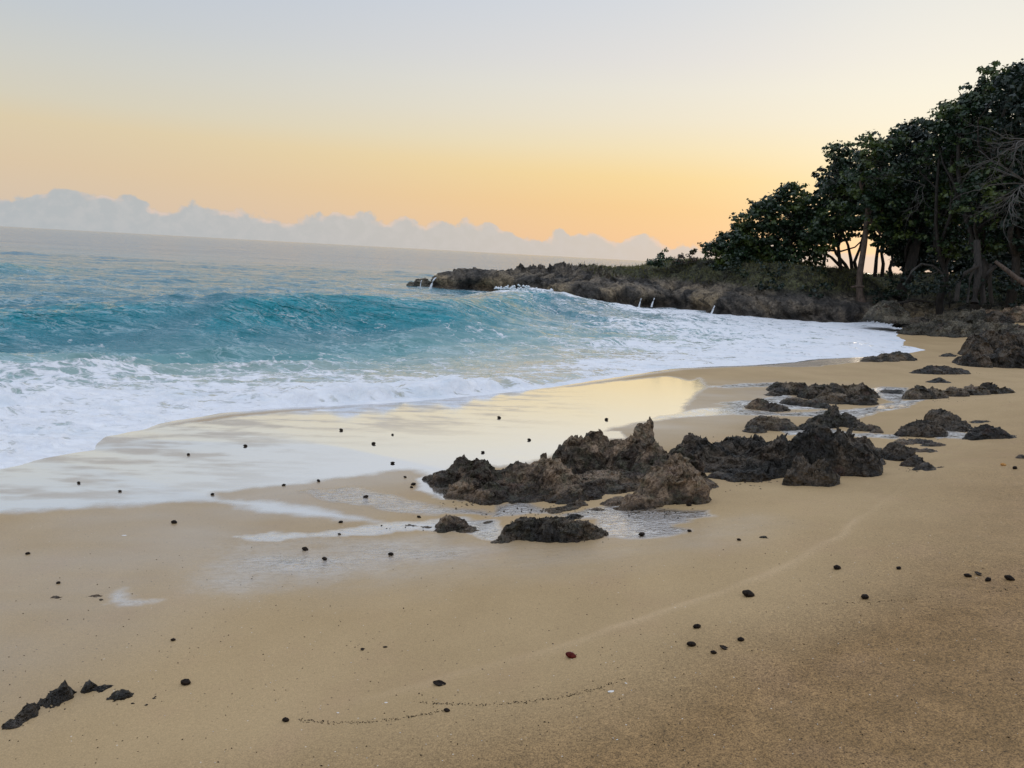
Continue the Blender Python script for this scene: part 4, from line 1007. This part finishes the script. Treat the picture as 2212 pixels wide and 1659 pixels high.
def branches(G, a, d, L, r, rnd, depth, curl=.35):
    a = np.array(a, float); d = np.array(d, float); d /= np.linalg.norm(d)
    n = 6; path = [a]; cur = d.copy(); drift = rnd.normal(size=3) * .5
    for i in range(n):
        cur = cur + (rnd.normal(size=3) * curl + drift * .25) * .5; cur /= np.linalg.norm(cur); path.append(path[-1] + cur * L / n)
    G.tube(path, [r * (1 - .6 * i / n) for i in range(n + 1)], 5 if depth else 4)
    if depth > 0:
        for k in range(rnd.randint(3, 5)):
            j = rnd.randint(1, n + 1); nd = cur * .4 + (path[j] - path[j - 1]) / (L / n) * .9 + rnd.normal(size=3) * .5
            branches(G, path[j], nd, L * rnd.uniform(.45, .75), r * .5, rnd, depth - 1, curl)


def bare(name, label, px, py, depth, dirpx, L, r, seed, n=4):
    rnd = np.random.RandomState(seed); a = at_depth(px, py, depth); e = empty(name, a); tag(e, label, 'branch', 'bare grey branches in front of the wood')
    for k in range(n):
        tgt = at_depth(dirpx[0] + rnd.uniform(-40, 40), dirpx[1] + rnd.uniform(-50, 50), depth - rnd.uniform(.2, 1.2)); G = Geo()
        branches(G, a, tgt - a, L, r, rnd, 2); G.build('branch', M_TWIG, e, a)


bare('bare_branches', 'tangle of leafless grey branches high at the right edge', 2225, 300, 27.5, (2120, 330), 1.6, .028, 5, 6)
bare('bare_branches', 'leafless grey branches reaching left in the middle of the right edge', 2225, 400, 27.5, (2110, 400), 1.7, .03, 6, 5)
bare('bare_branches', 'drooping bare branches below the others at the right edge', 2190, 420, 28, (2130, 450), 1.2, .02, 7, 4)
bare('bare_branches', 'thin pale bare branch crossing the dark crowns in the middle', 1998, 400, 33.6, (1930, 425), 1.6, .018, 8, 3)
bare('bare_branches', 'loose bare twigs of the tall tree against the glowing sky', 1805, 395, 37.6, (1782, 370), .75, .012, 9, 4)
bare('bare_branches', 'fine bare twigs inside the crown left of centre', 1925, 350, 35, (1880, 390), 1.4, .015, 10, 3)


def stem_thing(name, label, cat, paths, mat, parts='stem', group=None):
    p0 = np.array(paths[0][0][0]); e = empty(name, p0); tag(e, label, cat, group)
    for pts, rr in paths:
        G = Geo(); G.tube(pts, rr, 8); G.build(parts, mat, e, p0)


def AD(px, py, y): return at_depth(px, py, y)


rn = np.random.RandomState(3)
stem_thing('leaning_tree', 'dark trunk leaning right behind the pale trunk', 'tree', [([AD(1940, 645, 35.8), AD(1955, 610, 35.9), AD(1968, 570, 36), AD(1985, 500, 36.4), AD(1992, 430, 36.6)], [.34, .26, .24, .22, .15])], M_BARK, 'trunk')
stem_thing('arched_branch', 'bare arched branch bending down to the ground in the shade', 'branch', [
    ([AD(1956, 612, 34), AD(1970, 585, 34), AD(1990, 570, 34), AD(2015, 574, 34), AD(2035, 590, 34), AD(2046, 615, 34), AD(2052, 640, 34)], [.05, .05, .045, .045, .05, .055, .06]),
    ([AD(2030, 586, 34), AD(2000, 596, 34.1), AD(1975, 604, 34.2)], [.025, .02, .015])], M_TWIG)
stem_thing('root_tree', 'tangled stilt trunk with spreading roots under the right hand trees', 'tree', [
    ([AD(2105, 655, 29), AD(2108, 625, 29.2), AD(2113, 590, 29.5), AD(2110, 520, 30)], [.16, .12, .14, .12]),
    ([AD(2066, 650, 29), AD(2070, 615, 29), AD(2085, 590, 29.2), AD(2112, 575, 29.5)], [.09, .08, .08, .07]),
    ([AD(2125, 655, 29.2), AD(2122, 620, 29.3), AD(2135, 590, 29.4), AD(2150, 575, 29.6)], [.10, .08, .08, .07]),
    ([AD(2090, 655, 28.8), AD(2092, 630, 29), AD(2096, 600, 29.2), AD(2106, 570, 29.5)], [.05, .05, .05, .05]),
    ([AD(2142, 655, 29.6), AD(2138, 610, 29.6), AD(2140, 570, 29.7)], [.08, .07, .06])], M_BARK, 'root')
stem_thing('fallen_limb', 'fallen limb slanting down right of the root tree', 'branch', [([AD(2150, 565, 29.5), AD(2170, 580, 29.2), AD(2195, 600, 29), AD(2225, 620, 28.6)], [.06, .08, .09, .10])], M_BARKP)
for i, (a, lab) in enumerate([(([1838, 596], [1826, 572], [1806, 548], [1796, 520]), 'thin dark stem leaning left in the bright gap'), (([1842, 596], [1838, 560], [1832, 530], [1820, 500]), 'thin upright dark stem in the bright gap'),
                              (([1852, 596], [1846, 565], [1858, 535], [1866, 500]), 'thin dark stem nearest the pale trunk in the gap'), (([1838, 590], [1815, 575], [1796, 556], [1780, 545]), 'low slanting stem in the bright gap'),
                              (([1890, 598], [1893, 560], [1898, 520], [1905, 480]), 'dark straight stem just right of the pale trunk'), (([1905, 598], [1908, 570], [1903, 540], [1910, 500]), 'slim stem second right of the pale trunk'),
                              (([1720, 585], [1712, 560], [1700, 540], [1690, 520]), 'slim dark stem under the domed tree'), (([1925, 600], [1922, 580], [1928, 560], [1922, 530]), 'short stem left of the leaning trunk')]):
    stem_thing('tree_stem', lab, 'tree', [([AD(x, y, 40.5) for x, y in a], [.11, .09, .07, .05])], M_BARK, 'trunk', 'stems against the light under the trees')
stem_thing('driftwood', 'pale plank of driftwood beside the pale reddish trunk', 'driftwood', [([AD(1838, 620, 35.2), AD(1852, 618.5, 35.2), AD(1866, 619, 35.3)], [.05, .06, .05])], M_BARKP, 'log')
stem_thing('dead_branch', 'long dark dead branch lying above the rounded boulder', 'branch', [([AD(1890, 668, 34.2), AD(1905, 664, 34.2), AD(1940, 655, 34), AD(1975, 648, 33.8), AD(2010, 652, 33.5)], [.03, .05, .06, .06, .03])], M_BARK)


def build_grass():
    rnd = np.random.RandomState(5); n = 26000
    x = rnd.uniform(3.5, 26, n); y = rnd.uniform(33, 49, n); z, d = head_z(x, y)
    k = (z > 1.3) & (d > .8) & (n2(x * .7, y * .7) > -.25); x, y, z = x[k], y[k], z[k]; n = len(x)
    h = rnd.uniform(.08, .24, n); w = rnd.uniform(.01, .03, n); th = rnd.uniform(0, 6.28, n); l = rnd.normal(size=(n, 2)) * .07
    a = np.stack([np.cos(th) * w, np.sin(th) * w, np.zeros(n)], 1); b = np.stack([x, y, z - .02], 1); t = b + np.stack([l[:, 0], l[:, 1], h], 1)
    V = np.stack([b - a, b + a, t], 1).reshape(-1, 3); F_ = np.arange(n * 3).reshape(-1, 3)
    tag(mesh('grass', V, F_, M_GRASS, smooth=False, attrs=dict(shade=np.repeat(rnd.uniform(0, 1, n), 3))), 'short yellow green grass on top of the headland', 'grass', kind='stuff')


build_grass()

# ------------------------------------------------------------------ run-off over the cliff, spray
def runoff(label, px0, py0, px1, py1, depth, w):
    a = at_depth(px0, py0, depth); b = at_depth(px1, py1, depth - .35); w = w * .42; rnd = np.random.RandomState(int(px0))
    m_ = (a + b) / 2 + np.array([0, -.12, .12]); pth = [a, (a + m_) / 2 + np.array([0, -.02, .04]), m_, (m_ + b) / 2 + np.array([0, -.03, .02]), b, b + np.array([0, 0, -.1])]
    G = Geo(); G.tube(pth, [w * .5, w * .7, w * .8, w, w * 1.4, w * 1.6], 7)
    for k in range(3): o = np.array([rnd.uniform(-1, 1) * w * 1.6, -.03, 0]); G.tube([p + o * (i / 4) for i, p in enumerate(pth)], [w * .3] * 6, 5)
    o = mesh('water_runoff', np.array(G.V) - a, G.F, M_FOAM); o.location = a; tag(o, label, 'waterfall', 'thin falls of water draining off the rocks')


runoff('wide white fall of water in the notch at the headland tip', 942, 600, 930, 622, 43.8, .13)
runoff('thin trickle on the small rock awash off the tip', 912, 606, 908, 619, 44, .05)
runoff('left of the two thin falls under the ochre cliff', 1385, 646, 1381, 659, 36.9, .06)
runoff('right of the two thin falls under the ochre cliff', 1414, 645, 1408, 659, 36.9, .07)
runoff('thin white fall on the low cliff below the woods', 1544, 662, 1537, 676, 34.2, .08)


def spray(label, px, py, depth, w, h, seed):
    rnd = np.random.RandomState(seed); c = at_depth(px, py, depth); V = []; F_ = []
    for k in range(int(160 * w)):
        q = c + np.array([rnd.uniform(-w, w), rnd.uniform(-.5, .5), 0]); q[2] = c[2] + abs(rnd.normal()) * h * .5 * max(.2, 1 - abs(q[0] - c[0]) / w); s = rnd.uniform(.015, .05)
        o = len(V)
        for dv in ((1, 0, 0), (-1, 0, 0), (0, 1, 0), (0, -1, 0), (0, 0, 1), (0, 0, -1)): V.append(q + np.array(dv) * s * rnd.uniform(.7, 1.3) - c)
        for f in ((0, 2, 4), (2, 1, 4), (1, 3, 4), (3, 0, 4), (2, 0, 5), (1, 2, 5), (3, 1, 5), (0, 3, 5)): F_.append(tuple(o + i for i in f))
    o = mesh('spray', V, F_, M_FOAM); o.location = c; tag(o, label, 'spray', kind='stuff')


spray('white spray where the swash hits the boulders', 1940, 698, 33.6, 1.3, .3, 1)
spray('spray on the breaking crest by the headland', 1130, 626, 25.5, 1.0, .16, 2)


# ------------------------------------------------------------------ nuts, shells and small finds
def nut_mesh(kind, seed):
    rnd = np.random.RandomState(seed); nu, nv = 9, 7; V = []; F_ = []
    ecc = rnd.uniform(.55, .82); hh = rnd.uniform(.55, .75)
    for i in range(nv + 1):
        t = i / nv * math.pi; x = -math.cos(t); r = math.sin(t) ** 1.15
        for j in range(nu):
            w = 2 * math.pi * j / nu; keel = 1 + .16 * max(0, math.cos(w)) ** 8 + .12 * max(0, -math.cos(w)) ** 8
            rr = r * keel * (1 + .07 * math.sin(5 * t + seed + j) + rnd.normal() * .03)
            z = rr * math.sin(w) * hh
            if kind == 'half' and z > 0: z = -z * .55 + .10 * r
            V.append((x * (1.12 if abs(x) > .9 else 1.), rr * math.cos(w) * ecc, z))
    for i in range(nv):
        for j in range(nu): F_.append((i * nu + j, i * nu + (j + 1) % nu, (i + 1) * nu + (j + 1) % nu, (i + 1) * nu + j))
    return np.array(V), F_


def put_nut(px, py, wpx, label, kind='nut', mat=None, seed=0, name='dark_seed', cat='seed', group='dark seeds scattered on the sand'):
    rnd = np.random.RandomState(seed + 1000); c, t = hit(px, py + wpx * .25)
    s = wpx * t / FPX * .5; V, F_ = nut_mesh(kind, seed)
    if kind == 'half': V = V * np.array([1, 1, .8])
    V = V * s; o = mesh(name, V, F_, mat or M_NUT, smooth=False)
    o.location = (c[0], c[1], c[2] + s * (.42 if kind != 'half' else .3)); o.rotation_euler = (rnd.uniform(-.3, .3), rnd.uniform(-.25, .25), rnd.uniform(-.6, .6))
    return tag(o, label, cat, group)


SEEDS = [
    (170, 1042, 8, 'leftmost dark seed on the mirror wet sand'), (259, 1060, 8, 'dark seed just right of the leftmost one on wet sand'), (407, 981, 8, 'dark seed below the left foam edge, alone on wet sand'),
    (530, 962, 8, 'dark seed below the foam, upper middle left of the wet sand'), (459, 1067, 8, 'dark seed at the mouth of the bright stream'), (613, 1047, 8, 'dark seed on the upper edge of the dry tongue'),
    (688, 1038, 9, 'dark seed right of the one on the dry tongue edge'), (737, 928, 8, 'dark seed nearest the foam edge'), (807, 957, 9, 'dark seed on pink wet sand right of the foam curve'), (848, 938, 6, 'tiny seed above right of the one on pink wet sand'),
    (848, 999, 9, 'dark seed on wet sand left of the big outcrop tip'), (875, 1030, 7, 'small seed left of the pair by the outcrop tip'), (893, 1045, 11, 'larger seed of the pair by the outcrop tip'), (889, 1052, 7, 'smaller seed of the pair by the outcrop tip'),
    (790, 1072, 11, 'dark seed on the rippled run-off'), (1043, 976, 8, 'dark seed right behind the low end of the big outcrop'), (1078, 901, 8, 'dark seed near the shore break on gold wet sand'), (1143, 949, 8, 'dark seed behind the slope of the big outcrop'),
    (1310, 905, 8, 'dark seed behind the top of the big outcrop'), (736, 1127, 9, 'dark seed below the bright stream'), (733, 1153, 7, 'dark seed on the thin brown rock lip'), (905, 1116, 9, 'dark seed above the flat ledge'),
    (376, 1127, 12, 'dark seed on plain sand left of the stream'), (659, 1185, 13, 'dark pointed seed on the glazed sand'), (701, 1206, 11, 'dark seed below the pointed one on glazed sand'), (844, 1196, 12, 'dark seed at the right of the glazed sand'),
    (60, 1195, 9, 'dark seed near the left edge on plain sand'), (126, 1258, 9, 'flat dark seed above the left brown rocks'), (374, 1381, 10, 'small dark seed alone on left foreground sand'), (401, 1472, 22, 'big black seed right of the lower left rocks'),
    (617, 1554, 15, 'black oval seed standing on end in the foreground'), (965, 1533, 13, 'dark brown seed below the open pod'), (1493, 1390, 19, 'lemon shaped black seed, left of the foreground cluster'),
    (1505, 1352, 17, 'black seed, topmost of the foreground cluster'), (1541, 1408, 13, 'black seed, lowest of the foreground cluster'), (1600, 1380, 14, 'black seed, right end of the foreground cluster'), (1616, 1281, 24, 'long brown black seed below the pale sand line'),
    (1808, 1225, 17, 'round reddish black seed above right of the sand line'), (1868, 1288, 18, 'six sided black seed alone on the right sand'), (1941, 1226, 12, 'small black seed with a pointed tip'), (2090, 1242, 15, 'black seed left of the right edge group'),
    (2134, 1251, 14, 'brown black seed in the middle of the right edge group'), (2180, 1248, 19, 'rough black seed, largest of the right edge group'), (1386, 1153, 14, 'black seed at the front edge of the pool'), (1489, 1146, 9, 'small horned black seed right of the pool'),
    (1488, 1090, 11, 'dark seed under the right side of the big outcrop'), (2192, 1010, 12, 'dark seed beside the orange fruit'), (1087, 1078, 10, 'black seed in the little pool of the big outcrop'), (1596, 1165, 9, 'small brown seed between the two flat stones'),
    (1130, 1145, 1, ''), (1087, 1068, 7, 'tiny black seed above the one in the little pool')]
for i, (px, py, w, lab) in enumerate(SEEDS):
    if w > 2: put_nut(px, py, w, lab, seed=i + 1)
put_nut(949, 1472, 26, 'open black seed pod lying like a boat in the foreground', 'half', seed=201, name='seed_pod', cat='seed pod', group=None)
put_nut(1565, 1396, 20, 'flat open black seed pod inside the foreground cluster', 'half', seed=202, name='seed_pod', cat='seed pod', group=None)
put_nut(2115, 1237, 18, 'flat black seed pod above the right edge group', 'half', seed=203, name='seed_pod', cat='seed pod', group=None)
put_nut(784, 1401, 10, 'small flat brown pod fragment left of the sand line', 'half', seed=204, name='seed_pod', cat='seed pod', group=None)
put_nut(832, 1396, 9, 'tiny pod fragment right of the flat brown one', 'half', seed=205, name='seed_pod', cat='seed pod', group=None)
o = put_nut(1233, 1414, 22, 'dark red fruit with a pale torn top in the foreground', 'nut', M_RED, 206, 'red_fruit', 'fruit', None)
Vn, Fn = nut_mesh('half', 9); s_ = .006
cap = mesh('torn_top', Vn * .008, Fn, M_PALEIN, o); cap.location = (.0, .004, .012)
put_nut(2167, 1003, 11, 'round orange fruit near the right edge of the beach', 'nut', M_ORANGE, 207, 'orange_fruit', 'fruit', None)


def shell(px, py, w, label, seed):
    rnd = np.random.RandomState(seed); c, t = hit(px, py); s = w * t / FPX * .5; V = []; F_ = []
    n = 12
    for lvl, (rr, zz) in enumerate(((1., 0.), (.8, .12), (.4, .2), (.05, .23))):
        for k in range(n):
            a = 2 * math.pi * k / n; V.append((rr * math.cos(a) * (1 + .12 * (k % 2)), rr * math.sin(a) * .5, zz))
    for l in range(3):
        for k in range(n): F_.append((l * n + k, l * n + (k + 1) % n, (l + 1) * n + (k + 1) % n, (l + 1) * n + k))
    o = mesh('shell', np.array(V) * s, F_, M_SHELL); o.location = (c[0], c[1], c[2] + .001); o.rotation_euler = (rnd.uniform(-.2, .2), 0, rnd.uniform(-.6, .6)); tag(o, label, 'shell', 'white shell pieces on the sand')


shell(1320, 1494, 15, 'white shell chip right of the dark wrack line', 1)
shell(1352, 1476, 6, 'thin upright white shell splinter above the white chip', 2)
shell(268, 1157, 10, 'flat white shell piece on the left wet sand', 3)
shell(834, 1518, 7, 'small white shell at the left end of the wrack line', 4)
shell(1333, 1598, 5, 'white shell crumb in the bottom foreground', 5)
shell(730, 1540, 6, 'white shell crumb right of the oval seed', 6)


def scatter(name, label, kind_mat, pts, size, seed):
    rnd = np.random.RandomState(seed); V = []; F_ = []
    for x, y in pts:
        z = float(0); s = size * rnd.uniform(.5, 1.4); th = rnd.uniform(0, 3.14)
        o = len(V); ca, sa = math.cos(th), math.sin(th)
        for dx, dy, dz in ((1, 0, 0), (-1, 0, 0), (0, .6, 0), (0, -.6, 0), (0, 0, .5), (0, 0, -.5)):
            k = s * rnd.uniform(.7, 1.2); V.append((x + k * (dx * ca - dy * sa), y + k * (dx * sa + dy * ca), k * dz))
        for f in ((0, 2, 4), (2, 1, 4), (1, 3, 4), (3, 0, 4), (2, 0, 5), (1, 2, 5), (3, 1, 5), (0, 3, 5)): F_.append(tuple(o + i for i in f))
    V = np.array(V); P = np.repeat(np.array(pts), 6, 0); V[:, 2] += sand_z(P[:, 0], P[:, 1]) + .001
    tag(mesh(name, V, F_, kind_mat), label, 'debris', kind='stuff')


rs = np.random.RandomState(9)
line_pts = []
for poly in ([(905, 1517), (985, 1522), (1060, 1522), (1150, 1515), (1230, 1503), (1290, 1488), (1350, 1465)], [(640, 1555), (720, 1562), (800, 1560), (870, 1552), (960, 1535)], [(1750, 1305), (1900, 1300), (2050, 1288), (2200, 1270)]):
    W_ = [hit(*p)[0][:2] for p in poly]
    for a, b in zip(W_[:-1], W_[1:]):
        m_ = int(np.linalg.norm(b - a) * (230 if poly[0][0] < 1000 else 60))
        for k in range(m_): line_pts.append(tuple(a + (b - a) * rs.uniform() + rs.normal(size=2) * .006))
scatter('wrack_line', 'dark curved line of fine debris left by the last high wave', M_DEBRIS, line_pts, .0035, 1)
dk = [tuple(hit(rs.uniform(0, 2212), rs.uniform(1180, 1655))[0][:2]) for _ in range(420)]
scatter('dark_debris', 'tiny dark crumbs scattered on the upper sand', M_DEBRIS, dk, .0042, 2)
wt = [tuple(hit(rs.uniform(300, 2212), rs.uniform(1380, 1655))[0][:2]) for _ in range(130)]
scatter('shell_crumbs', 'tiny white shell crumbs scattered on the upper sand', M_SHELL, wt, .0028, 3)

chips = []
for (px, py, sx, sy, n_) in [(1180, 1105, 130, 10, 60), (1400, 1105, 100, 9, 40), (1620, 1045, 90, 9, 30), (1000, 1085, 60, 10, 30), (860, 1138, 90, 7, 8), (1260, 1165, 60, 5, 14), (1750, 890, 110, 7, 34),
                             (2040, 865, 90, 5, 24), (1980, 955, 60, 12, 24), (1960, 1015, 60, 7, 14), (1600, 950, 110, 9, 26), (2060, 808, 70, 4, 14), (290, 1515, 60, 10, 7), (110, 1530, 70, 12, 7)]:
    for _ in range(n_): chips.append(tuple(hit(px + rs.normal() * sx * .5, py + rs.normal() * sy * .6)[0][:2]))
scatter('rock_chips', 'small dark rock chips strewn round the feet of the rocks', M_ROCK, chips, .010, 4)
